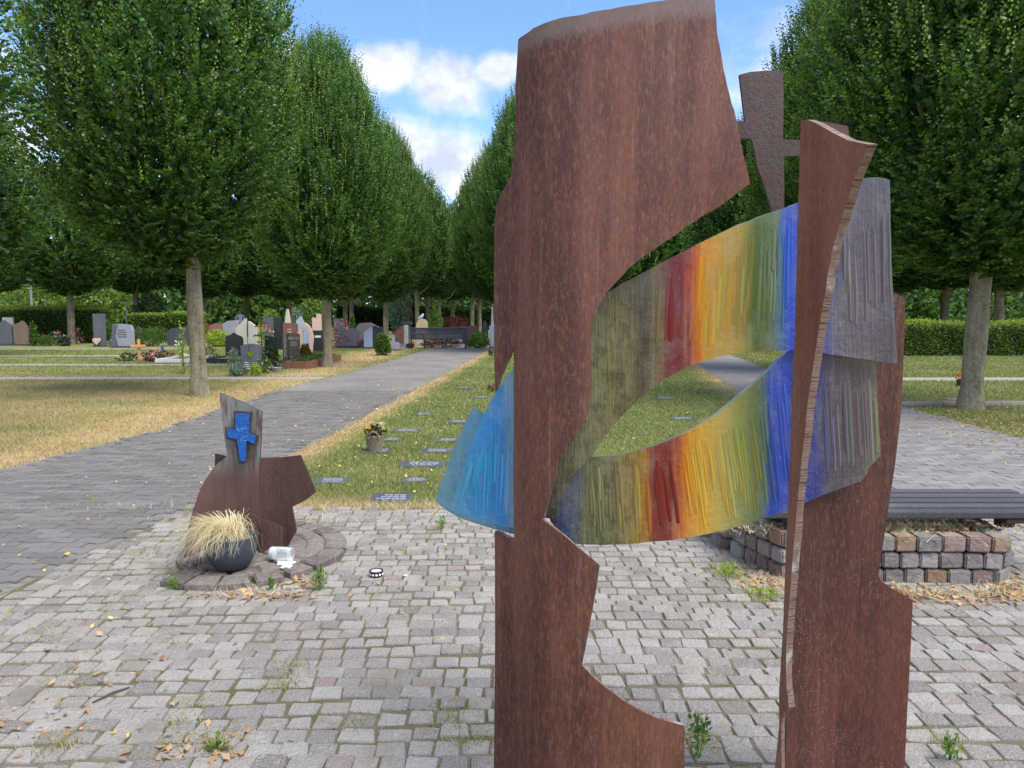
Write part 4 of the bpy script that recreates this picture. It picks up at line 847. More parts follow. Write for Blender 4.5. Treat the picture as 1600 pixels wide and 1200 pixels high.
for ri, (ra, rb, cnt) in enumerate(((.54, .68, 22), (.42, .535, 20), (.30, .415, 16), (.18, .295, 11), (.02, .175, 5))):
    for k in range(cnt):
        a0, a1 = (k + .04 + .1 * qq.random()) / cnt * 6.283 + ri * .2, (k + .96) / cnt * 6.283 + ri * .2; am = (a0 + a1) / 2
        xm = PC[0] + (ra + rb) / 2 * math.cos(am)
        if xm < PC[0] - .2: continue
        pts = [(max(PC[0] - .25, PC[0] + r_ * math.cos(a)) + qq.uniform(-.006, .006), PC[1] + r_ * math.sin(a) + qq.uniform(-.006, .006)) for r_, a in ((ra, a0), (rb, a0), (rb, am), (rb, a1), (ra, a1))]
        mb = MB(); blk(mb, pts, 0.004, 0.066 + qq.uniform(-.005, .006)); mb.build('sett', M['sett_dk'], plt)
mb = MB(); mb.lathe((PC[0] + .14, PC[1], 0.004), [(.52, 0), (.52, .046)], 32); mb.build('bedding', M['joint'], plt)
# bowl with dried grass
pg = empty('potted_grass', (-1.69, 4.52, 0.066), 'dark round bowl of dried straw-coloured grass in front of small sculpture', 'potted plant')
M['bowl'] = plain('bowl_clay', lin(62, 66, 74), 0.55, 0, 0.12, 25)
mb = MB(); mb.lathe((0, 0, 0), [(.075, 0), (.105, .02), (.137, .075), (.152, .14), (.156, .2), (.15, .203), (.143, .19), (.13, .165), (0.001, .16)], 36); bo = mb.build('bowl', M['bowl'], pg, smooth=True, keep_world=False)
mb = MB(); mb.lathe((0, 0, 0.166), [(.136, 0), (.08, .012), (.001, .016)], 20); mb.build('soil', M['joint'], pg, keep_world=False)
def tuft(n, spread, L, w, mat, name, seed, bias=(0, 0), seg=5, r0=.06, droop=1.0, z0=0.0):
    g = np.random.default_rng(seed); a = g.uniform(0, 2 * np.pi, n); d = np.stack([np.cos(a), np.sin(a)], 1) * g.uniform(.25, 1, (n, 1)) * spread + np.array(bias) * g.uniform(.3, 1, (n, 1))
    b = np.stack([np.cos(a), np.sin(a)], 1) * g.uniform(0, r0, (n, 1)); ln = L * g.uniform(.55, 1.15, n); lift = g.uniform(.35, .9, n)
    V = []
    side = np.stack([-d[:, 1], d[:, 0]], 1); side /= np.linalg.norm(side, axis=1, keepdims=True) + 1e-9
    for k in range(seg):
        t = k / (seg - 1); x = b + d * (t * ln)[:, None]; z = ln * lift * (1.5 * t - droop * 1.45 * t * t) + z0
        x = x + side * (g.normal(0, .02, (n, 1)) * t); ww = w * (1 - t * .85)
        V += [np.stack([x[:, 0] - side[:, 0] * ww, x[:, 1] - side[:, 1] * ww, z], 1), np.stack([x[:, 0] + side[:, 0] * ww, x[:, 1] + side[:, 1] * ww, z], 1)]
    A = np.stack(V, 1).reshape(-1, 3); base = np.arange(n)[:, None] * (2 * seg); Q = np.concatenate([base + np.array([[2 * k, 2 * k + 1, 2 * k + 3, 2 * k + 2]]) for k in range(seg - 1)], 0)
    return np_mesh(name, A, Q, mat)
put('grass_tuft', tuft(850, .58, .48, .0022, M['straw'], 'grass_tuft', 4, (-.5, -.13), 8, .07, 1.13, .18), pg)
# overturned jar with spilt wax
jar = empty('glass_jar', (-1.43, 4.66, 0.068), 'clear glass candle jar lying on its side beside spilt white wax', 'jar')
def clear_glass():
    m, N, b, out = new_mat('clear_glass'); b.inputs['Base Color'].default_value = (.9, .93, .93, 1); b.inputs['Roughness'].default_value = .05; b.inputs['Specular IOR Level'].default_value = .8
    tp = N.add('ShaderNodeBsdfTransparent'); tp.inputs[0].default_value = (.93, .95, .95, 1); fr = N.add('ShaderNodeLayerWeight'); fr.inputs[0].default_value = .45
    mx = N.add('ShaderNodeMixShader'); N.link(N.math('ADD', N.math('MULTIPLY', fr.outputs['Facing'], .55), .06), mx.inputs[0]); N.link(tp.outputs[0], mx.inputs[1]); N.link(b.outputs[0], mx.inputs[2]); N.link(mx.outputs[0], out.inputs[0]); return m
M['clear'] = clear_glass(); M['wax'] = plain('candle_wax', lin(225, 225, 222), .35, 0, .05)
rot = Matrix.Rotation(math.radians(92), 4, 'Y') @ Matrix.Rotation(0.0, 4, 'Z')
def lying(prof, name, mat, n=24):
    mb = MB(); mb.lathe((0, 0, 0), prof, n); R_ = Matrix.Translation((-.075, 0, .043)) @ Matrix.Rotation(math.radians(-8), 4, 'Z') @ Matrix.Rotation(math.radians(90), 4, 'Y'); mb.v = [tuple(R_ @ Vector(v)) for v in mb.v]; return mb.build(name, mat, jar, smooth=True, keep_world=False)
lying([(.001, 0), (.034, .002), (.042, .012), (.042, .11), (.036, .125), (.034, .127), (.039, .109), (.039, .014), (.001, .006)], 'body', M['clear'])
lying([(.034, .122), (.039, .124), (.040, .142), (.037, .146), (.0335, .143), (.0335, .122)], 'neck', M['clear'])
lying([(.001, .012), (.036, .013), (.037, .03), (.001, .034)], 'wax_remnant', M['wax'], 18)
mb = MB(); ol = [(math.cos(a) * (.045 + .016 * math.sin(3 * a + 1) + .01 * math.sin(7 * a)), math.sin(a) * (.085 + .02 * math.sin(4 * a) + .012 * math.sin(9 * a + 2))) for a in [i * 6.283 / 36 for i in range(36)]]
mb.add([(x, y, 0) for x, y in ol] + [(x * .85, y * .9, .006) for x, y in ol], [(i, (i + 1) % 36, 36 + (i + 1) % 36, 36 + i) for i in range(36)] + [tuple(range(36, 72))]); wx = mb.build('wax_spill', M['wax'], smooth=True); wx.location = (-1.385, 4.58, .0665); wx.rotation_euler = (0, 0, .5); tag(wx, 'white wax puddle spilt on the sett platform by jar', 'wax')
# black candle dish with white dots
cdl = empty('candle_dish', tuple(G(588, 900, 0.02)), 'small round black dish with white dots on the setts', 'dish')
M['black'] = plain('black_enamel', lin(22, 22, 26), .3); M['white'] = plain('white_paint', lin(232, 232, 232), .4, 0, .03); M['grey_wax'] = plain('grey_wax', lin(186, 182, 178), .5)
mb = MB(); mb.lathe((0, 0, 0), [(.036, 0), (.041, .006), (.042, .034), (.04, .037), (.037, .03), (.001, .028)], 28); mb.build('bowl', M['black'], cdl, smooth=True, keep_world=False)
mb = MB(); mb.lathe((0, 0, .027), [(.0365, 0), (.03, .007), (.001, .008)], 20); mb.build('wax', M['grey_wax'], cdl, smooth=True, keep_world=False)
for k in range(12):
    a = k / 12 * 6.283 + .2; mb = MB(); mb.lathe((0, 0, 0), [(.0075, 0), (.006, .0015), (.001, .002)], 10); Rm = Matrix.Rotation(a, 4, 'Z') @ Matrix.Translation((.0413, 0, .017)) @ Matrix.Rotation(math.pi / 2, 4, 'Y'); mb.v = [tuple(Rm @ Vector(v)) for v in mb.v]; mb.build('dot', M['white'], cdl, keep_world=False)

# ------------------------------------------------------------------ planter wall with slatted bench
M['block_g'] = paver_mat('wall_block', lin(134, 128, 123), lin(172, 164, 157), 0.7, 3.0); M['block_p'] = paver_mat('wall_block_purple', lin(142, 116, 108), lin(166, 142, 132), 0.7, 3.0); M['block_o'] = paver_mat('wall_block_ochre', lin(152, 122, 92), lin(170, 146, 116), 0.7, 3.0)
pw = empty('stone_planter', (2.2, 4.6, 0), 'low planter wall of rough granite blocks beneath the dark slatted bench', 'planter')
def wall_blocks(pts, name_seed, courses=3, bl=.128, h=.098):
    q = random.Random(name_seed)
    for c in range(courses):
        # walk along the polyline
        segs = [(Vector(a), Vector(b)) for a, b in zip(pts, pts[1:])]; L = sum((b - a).length for a, b in segs); s = 0 if c % 2 == 0 else -bl * .5
        while s < L - .02:
            w = bl * q.uniform(.85, 1.15); a, b = max(0, s), min(L, s + w); s += w
            if b - a < .04: continue
            m = (a + b) / 2; acc = 0
            for p0, p1 in segs:
                l = (p1 - p0).length
                if m <= acc + l: t = (m - acc) / l; break
                acc += l
            d = (p1 - p0).normalized(); pos = p0.lerp(p1, t); ang = math.atan2(d.y, d.x); n = Vector((-d.y, d.x))
            cen = (pos.x + n.x * .06, pos.y + n.y * .06, .008 + h * (c + .5))
            mb = MB(); mb.box(cen, (b - a - .008, .125 + q.uniform(-.012, .012), h - .008), ang); mb.v = [tuple(Vector(v) + Vector([q.uniform(-.004, .004) for _ in range(3)])) for v in mb.v]
            r_ = q.random(); mt = M['block_o'] if r_ > .88 else M['block_p'] if r_ > .6 else M['block_g']
            mb.build('granite_block', mt, pw, bevel=.009, seg=2)
wall_blocks([(1.44, 4.95), (1.60, 4.46), (2.1, 4.38), (2.85, 4.36), (2.92, 4.40), (3.0, 4.9)], 2)
mb = MB(); mb.prism([Vector(p) for p in ((1.58, 4.95, .02), (1.72, 4.57, .02), (2.1, 4.50, .02), (2.78, 4.48, .02), (2.86, 4.9, .02), (2.86, 5.3, .02), (1.6, 5.3, .02))], (0, 0, 1), .25); mb.build('soil', M['joint'], pw)
wall_blocks([(3.0, 5.38), (1.44, 5.38)], 8); wall_blocks([(1.40, 5.4), (1.40, 4.98)], 9); wall_blocks([(3.02, 4.95), (3.02, 5.4)], 10)
M['slat'] = paver_mat('bench_slat', lin(58, 58, 62), lin(80, 80, 86), 0.3)
bench = empty('slatted_bench', (2.4, 4.8, 0.31), 'dark grey slatted bench without backrest set on the stone planter', 'bench')
for k in range(5):
    y = 4.52 + k * .132; mb = MB(); mb.box((2.43, y, .398), (1.86, .104, .036)); mb.build('slat', M['slat'], bench, bevel=.006)
for x in (1.72, 3.02):
    mb = MB(); mb.box((x, 4.79, .362), (.16, .62, .03)); mb.box((x, 4.62, .325), (.09, .07, .06)); mb.box((x, 5.0, .325), (.09, .07, .06)); mb.build('support', M['rust_brown'], bench, bevel=.004)

# ------------------------------------------------------------------ headstones
S = {'black': stone_mat('black_granite', lin(26, 28, 32), lin(44, 46, 50), 120, .22, .02, .5), 'slate': stone_mat('slate', lin(78, 80, 88), lin(108, 110, 118), 40, .6, .2, .4, .3), 'dark': stone_mat('dark_granite', lin(60, 62, 68), lin(84, 86, 92), 90, .35, .05), 'grey': stone_mat('grey_granite', lin(128, 130, 140), lin(166, 168, 178), 90, .5, .08),
     'pinkgrey': stone_mat('pinkgrey_granite', lin(138, 126, 130), lin(170, 158, 160), 60, .5, .1, .4, .5), 'cream': stone_mat('cream_stone', lin(196, 188, 172), lin(222, 214, 198), 40, .7, .1), 'pink': stone_mat('pink_granite', lin(196, 164, 152), lin(220, 190, 178), 90, .45, .05), 'red': stone_mat('red_granite', lin(126, 84, 76), lin(156, 110, 100), 90, .35, .05),
     'sand': stone_mat('sandstone', lin(188, 168, 128), lin(214, 196, 156), 30, .9, .8), 'pale': stone_mat('pale_blue_stone', lin(176, 190, 206), lin(204, 214, 226), 70, .4, .05), 'wood': stone_mat('brown_striped_stone', lin(104, 86, 66), lin(164, 142, 116), 30, .7, .1, .4, .7), 'white': stone_mat('white_stone', lin(200, 198, 194), lin(226, 224, 220), 50, .6, .05), 'slate_o': stone_mat('rusty_slate', lin(96, 92, 90), lin(150, 118, 90), 12, .6, .2, .4, .3)}
M['brown'] = plain('dark_bronze', lin(70, 62, 54), .4); M['panel'] = plain('shadow_brown', lin(124, 106, 84), .6)  # the panel brown is a painted shadow tone for the lettered stone
def hs_frame(px0, px1, ytop, ybase, Y=None):
    if Y is None: Y = G((px0 + px1) / 2, ybase).y
    a = P(px0, ytop, Y); b = P(px1, ytop, Y); return a.x, b.x, a.z, Y
def slab(mb, o, x0, x1, z0, z1, Y, t):
    mb.prism([Vector((x0 + (x1 - x0) * u, Y, z0 + (z1 - z0) * v)) for u, v in o], (0, 1, 0), t)
RECT = [(0, 0), (1, 0), (1, 1), (0, 1)]
def stone(label, px0, px1, ytop, ybase, outline, mat, t=.16, Y=None, parts=(), name='headstone', cat='headstone', base=True, lines=0, line_mat='cream'):
    x0, x1, zt, Y = hs_frame(px0, px1, ytop, ybase, Y); w = x1 - x0
    e = empty(name, ((x0 + x1) / 2, Y, 0), label, cat, 'headstones')
    zb = .06 if base else 0
    mb = MB(); slab(mb, outline, x0, x1, zb, zt, Y, t); mb.build('slab', S[mat], e, bevel=.012 if len(outline) < 12 else 0)
    if base: mb = MB(); mb.box(((x0 + x1) / 2, Y + t / 2, .03), (w * 1.08, t * 1.7, .062)); mb.build('plinth', S['dark' if mat != 'dark' else 'slate'], e, bevel=.008)
    if lines:
        q = random.Random(int(px0)); mb = MB()
        for k in range(lines):
            zz = zt - (zt - zb) * (.28 + .1 * k); ww = w * q.uniform(.25, .5); mb.box(((x0 + x1) / 2, Y - .003, zz), (ww, .004, (zt - zb) * .035))
        mb.build('inscription', S[line_mat] if line_mat in S else M[line_mat], e)['kind'] = 'stuff'
    for (po, pm, a, b, c, d, dy, pt, pn) in parts:
        mb = MB(); slab(mb, po, x0 + w * a, x0 + w * b, zb + (zt - zb) * c, zb + (zt - zb) * d, Y + dy, pt); mb.build(pn, S.get(pm) or M[pm], e, bevel=.006)
    return e
arc = lambda n, a0, a1, cx, cy, rx, ry: [(cx + rx * math.cos(a0 + (a1 - a0) * i / n), cy + ry * math.sin(a0 + (a1 - a0) * i / n)) for i in range(n + 1)]
HEART = [(.5 + .5 * (16 * math.sin(t) ** 3) / 16, .5 + (13 * math.cos(t) - 5 * math.cos(2 * t) - 2 * math.cos(3 * t) - math.cos(4 * t)) / 30) for t in [i * 6.283 / 24 for i in range(24)]]
# left edge pair of slate leaves
e = stone('dark slate headstone half with slanted top at the left edge', -4, 17, 500, 540, [(0, 0), (1, 0), (1, .78), (.62, .92), (.4, 1), (0, .82)], 'slate', .14)
e = stone('slate headstone half with rusty tint and curved shoulder', 20, 43, 501, 540, [(0, 0), (1, 0), (1, .5), (.93, .72), (.78, .9), (.55, 1), (.4, .92), (0, .84)], 'slate_o', .14)
stone('pale block behind the split slate headstone', 3, 20, 496, 534, RECT, 'cream', .1, Y=39.5)
stone('tall slate stele with pale stone heart leaning at its foot', 144, 161, 490, 533, RECT, 'slate', .2, Y=36.0, parts=[(HEART, 'pink', .05, .78, .02, .26, -.16, .08, 'stone_heart')])
stone('grey two-tone headstone with inscription left of the green dome bush', 173, 207, 506, 532, [(0, 0), (1, 0), (1, .72), (.9, .95), (.35, 1), (.05, .98)], 'grey', .16, Y=35, parts=[([(0, 0), (.9, 0), (.55, .5), (1, 1), (.1, 1)], 'slate', .02, .34, .0, .97, -.012, .01, 'dark_inlay')], lines=4, line_mat='brown')
stone('small dark rounded marker between two-tone headstone and dome bush', 210, 221, 510, 531, [(0, 0), (1, 0)] + arc(8, 0, math.pi, .5, .55, .5, .45), 'dark', .12, Y=36.5)
stone('broad dark grey rounded headstone behind the nearest avenue trunk', 257, 302, 509, 541, [(.1, 0), (1, 0), (1, .9), (.8, 1), (.5, .9), (.25, .86), (.08, .7), (0, .45), (.04, .2)], 'dark', .18)
stone('black polished headstone with pointed shoulders', 351, 378, 520, 561, [(0, 0), (1, 0), (1, .75), (.92, .86), (.66, .93), (.54, 1), (.46, 1), (.34, .93), (.06, .86), (0, .78)], 'black', .14)
e = stone('grey slate headstone with heart-shaped cut-out and crack', 375, 407, 537, 582, [(0.05, 0), (.95, 0), (1, .92), (.7, .98), (.45, 1), (.43, .88), (.41, 1), (.25, .97), (0, .93)], 'slate', .12, parts=[(HEART, 'leaf_lime', .34, .66, .45, .72, -.014, .012, 'heart_cutout'), ([(0, 0), (.5, 0), (1, 1), (.6, 1)], 'black', .41, .47, .72, .93, -.004, .003, 'crack')], lines=0)
mb = MB(); x0, x1, zt, Y = hs_frame(375, 407, 537, 582)
for k in range(4): mb.box((x0 + .16, Y - .003, .10 + .055 * k), (.2 - .03 * k, .004, .02))
local(mb.build('inscription', S['white']), e)['kind'] = 'stuff'
stone('cream headstone half with rising slanted top left of the sunflower', 367, 384, 497, 540, [(0, 0), (1, 0), (1, 1), (.85, .97), (0, .72)], 'cream', .14, Y=27.5)
stone('cream headstone half with falling slanted top behind the sunflower', 387, 400, 502, 540, [(0, 0), (1, 0), (1, .84), (.15, 1), (0, 1)], 'cream', .14, Y=27.5)
stone('dark brown slanted headstone right of the sunflower stem', 413, 432, 524, 553, [(0, 0), (1, 0), (1, .86), (.9, .92), (0, 1)], 'black', .14, Y=25)
stone('dull grey upright headstone behind the sunflower leaves', 410, 426, 496, 528, RECT, 'slate', .16, Y=33)
stone('tall black upright headstone left of the red granite block', 427, 440, 496, 528, RECT, 'black', .16, Y=32.6)
stone('red granite block headstone behind the brown lettered stone', 440, 464, 504, 527, [(0, 0), (1, 0), (.97, .96), (0, 1)], 'red', .2, Y=34, lines=2, line_mat='cream')
# brown stone with cream lettering
e = stone('brown striped headstone with cream vertical and horizontal lettering', 441, 467, 521, 566, [(0, 0), (1, 0), (1, .95), (.93, 1), (0, 1)], 'wood', .14, Y=24.2, base=False, parts=[(RECT, 'brown', .3, .37, .02, .97, -.004, .003, 'groove'), (RECT, 'panel', .42, .93, .0, .62, -.004, .003, 'shadow_panel')])  # darker panel paints shade onto the lower right of the stone face
x0, x1, zt, Y = hs_frame(441, 467, 521, 566, 24.2); w = x1 - x0
def text(body, size, x, z, Y, mat, parent, name='lettering', align='CENTER', sx=1.0, spacing=1.0):
    cu = bpy.data.curves.new('t', 'FONT'); cu.body = body; cu.size = size; cu.extrude = .004; cu.align_x = align; cu.align_y = 'CENTER'; cu.space_line = spacing; cu.offset = size * .03
    o = bpy.data.objects.new('t', cu); COL.objects.link(o); o.location = (x, Y, z); o.rotation_euler = (math.pi / 2, 0, 0); o.scale = (sx, 1, 1)
    dg = bpy.context.evaluated_depsgraph_get(); me = bpy.data.meshes.new_from_object(o.evaluated_get(dg)); me.materials.clear(); me.materials.append(mat); mw = Matrix.Translation((x, Y, z)) @ Matrix.Rotation(math.pi / 2, 4, 'X') @ Matrix.Diagonal((sx, 1, 1, 1)); bpy.data.objects.remove(o); me.transform(mw)
    return local(put(name, me), parent)
text('J\nA\nS\nP\nE\nR', .15, x0 + w * .16, .55, Y - .006, S['cream'], e, spacing=.8)
text('Albert', .14, x0 + w * .67, zt - .15, Y - .006, S['cream'], e)
mb = MB(); [mb.box((x0 + w * .68, Y - .004, zt - .29 - k * .075), (w * .4, .004, .028)) for k in range(2)]; local(mb.build('inscription', S['cream']), e)['kind'] = 'stuff'
e = empty('ring_headstone', (P(473, 520, 28).x, 28, 0), 'pink granite ring-shaped headstone with crescent opening', 'headstone', 'headstones')
x0, x1, zt, Y = hs_frame(460, 488, 504, 542, 28); w = x1 - x0; zb = .05
mb = MB(); slab(mb, [(.05, 0), (.42, 0), (.42, .78), (.3, .82)] + [(.12, .68), (0, .45), (0, .2)], x0, x1, zb, zt, Y, .16); mb.build('inner_leaf', S['pink'], e, bevel=.01)
mb = MB(); slab(mb, [(.62, 0), (.9, 0)] + arc(10, -.4, 1.75, .45, .5, .55, .5) + arc(10, 1.6, -.7, .45, .48, .36, .40), x0, x1, zb, zt, Y, .16); mb.build('outer_crescent', S['pink'], e)
mb = MB(); mb.box(((x0 + x1) / 2, Y, .025), (w * 1.5, .5, .05)); mb.build('plinth', S['white'], e)
stone('pale grey headstone with angled wings behind the ring-shaped stone', 462, 485, 494, 524, [(0, 0), (1, 0), (1, .55), (.5, .8), (.35, 1), (0, .85)], 'pale', .16, Y=36)
stone('pink twin-column headstone on black base beside second avenue trunk', 487, 501, 491, 536, [(0, .55), (1, .55), (1, 1), (.5, 1), (.5, .9), (0, .9)], 'pink', .16, Y=31, parts=[(RECT, 'black', -.1, 1.15, 0, .55, -.03, .2, 'black_base'), (RECT, 'cream', .3, 1.0, .36, .42, -.034, .004, 'inscription')])
stone('broad grey-pink headstone with vertical streaks on the grass', 520, 560, 511, 543, [(0, 0), (1, 0), (.99, .72), (.93, .86), (.8, .91), (.35, 1), (.24, .98), (.1, .72), (.03, .3)], 'pinkgrey', .18)
stone('low red-brown headstone behind the pale blue stone', 556, 592, 504, 527, [(0, 0), (1, 0), (1, .8), (.6, 1), (.15, .97), (0, .78)], 'pinkgrey', .18, Y=37)
stone('pale blue polished headstone with dark side panel', 568, 582, 509, 533, [(0, 0), (1, 0), (1, 1), (.2, .74), (0, .7)], 'pale', .16, Y=34, parts=[(RECT, 'dark', 1.0, 1.5, 0, 1.0, 0, .16, 'dark_panel')])
stone('grey headstone right beside the pale blue one, touching the third trunk', 590, 602, 510, 533, [(0, 0), (1, 0), (1, .8), (.7, 1), (0, .95)], 'slate', .16, Y=34.5)
stone('mauve headstone behind the orange bouquet', 521, 537, 498, 528, RECT, 'pinkgrey', .14, Y=36)
stone('blue-grey sloping headstone with flat dark cap', 613, 640, 505, 530, [(0, 0), (1, 0), (1, 1), (.7, .96), (.4, .8), (.1, .5), (0, .3)], 'slate', .2, Y=38, parts=[(RECT, 'dark', .5, 1.15, .97, 1.06, -.05, .3, 'cap')])
stone('cream slender post stone beside the mesh bench', 631, 637, 508, 533, RECT, 'cream', .16, Y=36)
stone('rough sandstone boulder headstone behind the mesh bench', 648, 668, 498, 530, [(0, 0), (1, 0), (1, .6), (.96, .85), (.75, .98), (.4, 1), (.15, .85), (.02, .55)], 'sand', .3, Y=38, name='boulder_headstone')
stone('black pointed headstone like a folded wing beside the grey stele', 751, 763, 500, 527, [(.05, 0), (.95, 0), (1, .4), (.8, .85), (.55, 1), (.35, .95), (.1, .6)], 'black', .18, Y=37)
stone('slender grey stone stele with stepped foot at the steel plate edge', 764, 774, 479, 543, [(0, 0), (1, 0), (1, .5), (.72, .55), (.62, 1), (.4, 1), (.3, .55), (0, .5)], 'white', .22, Y=34.5, name='stele')
stone('red low grave wall beneath the purple maple', 722, 748, 508, 530, [(0, 0), (1, 0), (1, 1), (0, .92)], 'red', .2, Y=40)
stone('grey low headstone far behind, left of the visitor', 338, 372, 500, 520, [(0, 0), (1, 0), (1, 1), (.5, .95), (0, .6)], 'grey', .2, Y=44)
stone('low red granite headstone behind the lime shrubs', 326, 346, 505, 525, [(0, 0), (1, 0), (1, .9), (.5, 1), (0, .85)], 'red', .2, Y=40)
stone('low grey stone seat-shaped marker left of the mesh bench', 612, 624, 524, 545, [(0, 0), (1, 0), (1, .45), (.35, .5), (.3, 1), (0, 1)], 'grey', .3, Y=32)
stone('white narrow stone figure between the dark trees', 444, 453, 483, 510, [(.2, 0), (.8, 0), (1, .5), (.8, .8), (.65, 1), (.35, 1), (.2, .8), (0, .5)], 'cream', .2, Y=50, name='stone_figure', cat='statue')
# bird on boulder
bd = empty('stone_dove', (P(657, 498, 38).x, 38.12, P(657, 499, 38).z - .01), 'small grey-blue dove figure on top of the sandstone boulder', 'dove figure')
mb = MB(); mb.tube([(-.16, 0, .02), (-.08, 0, .07), (.02, 0, .12), (.09, 0, .2), (.12, 0, .27), (.15, 0, .28)], [.012, .05, .085, .07, .05, .012], 10); mb.build('body', S['pale'], bd, smooth=True, keep_world=False)

# wooden cross, graves beds, wreaths
wc = empty('wooden_cross', tuple(G(218, 565)), 'light wooden grave cross standing among wreaths on the lawn', 'cross'); M['wood'] = stone_mat('pine_wood', lin(196, 146, 88), lin(222, 174, 112), 20, .6, .1, .4, .5)
k = wc.location.y / F; mb = MB(); mb.box((0, 0, .37), (.105, .05, .74)); mb.build('upright', M['wood'], wc, bevel=.02, keep_world=False); mb = MB(); mb.box((0, -.052, .50), (.50, .05, .11)); mb.build('crossbar', M['wood'], wc, bevel=.02, keep_world=False)
def flower_bed(label, px, yb, wpx, hpx, fl, mat='leaf_dark', n=500, seed=0, Y=None, name='flower_arrangement', leaf=.06): return shrub(name, label, px, yb, wpx, hpx, mat, n, leaf, 'flowers', 0, Y, seed, .2, 'flowers on the graves', fl)
flower_bed('dark funeral wreath with yellow and white blossoms left of wooden cross', 201, 565, 30, 13, [('pet_yellow', 25, .08), ('pet_white', 30, .08)], seed=1)
flower_bed('bright pink and white flower bunch right of the wooden cross', 236, 566, 22, 16, [('pet_pink', 60, .1), ('pet_white', 40, .09)], seed=2)
flower_bed('funeral wreath with orange blossoms beside the pink bunch', 256, 563, 26, 14, [('pet_orange', 40, .08), ('pet_white', 12, .08)], seed=3)
flower_bed('white lilies with yellow-green leaves before the nearest trunk', 283, 566, 16, 34, [('pet_white', 30, .1)], 'leaf_lime', 160, seed=4)
flower_bed('orange-red flowers beside the slate headstone at the left', 62, 540, 16, 18, [('pet_red', 50, .11)], 'leaf_mid', 300, seed=5)
flower_bed('violet and pink flowers on the low green cushion, left', 88, 540, 26, 20, [('pet_violet', 50, .11), ('pet_orange', 25, .11)], 'leaf_mid', 500, seed=6)
flower_bed('pink flowers on thin stems right of the lone trunk', 121, 538, 16, 23, [('pet_pink', 45, .12)], 'leaf_mid', 160, seed=7)
flower_bed('magenta flowers in dark pot beside the black pointed headstone', 328, 562, 20, 22, [('pet_pink', 50, .08)], 'leaf_mid', 260, seed=8)
flower_bed('small red grave flowers before the black pointed headstone', 339, 562, 8, 7, [('pet_red', 30, .06)], 'leaf_mid', 80, seed=9)
flower_bed('red rose bush behind the lime shrubs', 325, 536, 22, 28, [('pet_red', 60, .12)], 'leaf_mid', 400, seed=10, leaf=.08)
flower_bed('salmon roses under the sunflower leaves', 414, 548, 28, 38, [('pet_orange', 18, .14), ('pet_pink', 16, .12)], 'leaf_lime', 300, seed=11)
flower_bed('orange-red and white bouquet above the grey-pink headstone', 534, 524, 24, 23, [('pet_red', 80, .13), ('pet_white', 30, .13)], 'leaf_mid', 150, seed=12, Y=35.2)
flower_bed('pink carnations beside the grey-pink headstone', 568, 543, 18, 11, [('pet_pink', 70, .09)], 'leaf_dark', 160, seed=13)
flower_bed('red geraniums in front of the sloping blue-grey headstone', 624, 530, 17, 13, [('pet_red', 70, .12)], 'leaf_mid', 150, seed=14, Y=36.5)
flower_bed('mixed pot flowers, pink and cream, before the rusty planter', 431, 580, 18, 14, [('pet_pink', 30, .06), ('pet_white', 30, .05)], 'leaf_dark', 300, seed=15)
flower_bed('pink and yellow blossoms left of the grey-pink headstone', 517, 543, 10, 28, [('pet_pink', 30, .11), ('pet_yellow', 14, .1)], 'leaf_mid', 120, seed=16, Y=33)
flower_bed('white-flowering herb beside slate heart headstone', 414, 584, 16, 26, [('pet_white', 14, .07)], 'leaf_mid', 260, seed=17)
flower_bed('pink flowers half hidden at the steel plate edge on the lawn', 768, 613, 10, 12, [('pet_pink', 40, .04)], 'leaf_mid', 60, seed=18)
def kerb(label, px0, px1, y0, y1, mat, h=.12, fill=None, cat='grave surround'):
    a, b = G(px0, y1), G(px1, y1); c = G((px0 + px1) / 2, y0); x0, x1, ya, yb = a.x, b.x, a.y, max(c.y, a.y + .5)
    e = empty('grave_surround', ((x0 + x1) / 2, ya, 0), label, cat, 'grave surrounds')
    for cx, cy, sx, sy in (((x0 + x1) / 2, ya, x1 - x0, .1), ((x0 + x1) / 2, yb, x1 - x0, .1), (x0 + .05, (ya + yb) / 2, .1, yb - ya - .11), (x1 - .05, (ya + yb) / 2, .1, yb - ya - .11)):
        mb = MB(); mb.box((cx, cy, h / 2), (sx, sy, h)); mb.build('kerb', S.get(mat) or M[mat], e, bevel=.008)
    mb = MB(); mb.box(((x0 + x1) / 2, (ya + yb) / 2, h * .35), (x1 - x0 - .21, yb - ya - .12, h * .7)); mb.build('bed', M['joint'], e)
    if fill:
        def fn(g, n): return np.stack([g.uniform(x0 + .1, x1 - .1, n), g.uniform(ya + .1, yb - .1, n), g.uniform(h * .6, h + .12, n)], 1), np.tile([0, 0, 1.0], (n, 1)), g.random(n)
        local(put('planting', leaf_cloud(fn, 900, .06, M[fill], 'planting', 9)), e)
    return e
kerb('white stone grave edging behind the pink flower bunch', 243, 296, 560, 567, 'white', .13)
kerb('dark granite grave edging before the black pointed headstone', 317, 362, 560, 568, 'black', .15)
kerb('rust-red steel grave planter with low green plants before lettered stone', 444, 487, 564, 577, 'rust_strip', .22, 'leaf_mid')
kerb('pale grave edging right of second avenue trunk with dark bed', 612, 640, 538, 545, 'grey', .1)
M['pot_dark'] = plain('dark_pot', lin(48, 50, 58), .4); M['blue'] = plain('blue_plastic', lin(60, 100, 150), .4); M['orange_p'] = plain('orange_plastic', lin(224, 160, 50), .5); M['galv'] = plain('galvanised', lin(150, 154, 158), .45, .3); M['benchm'] = plain('bench_metal', lin(74, 76, 88), .45, .2)
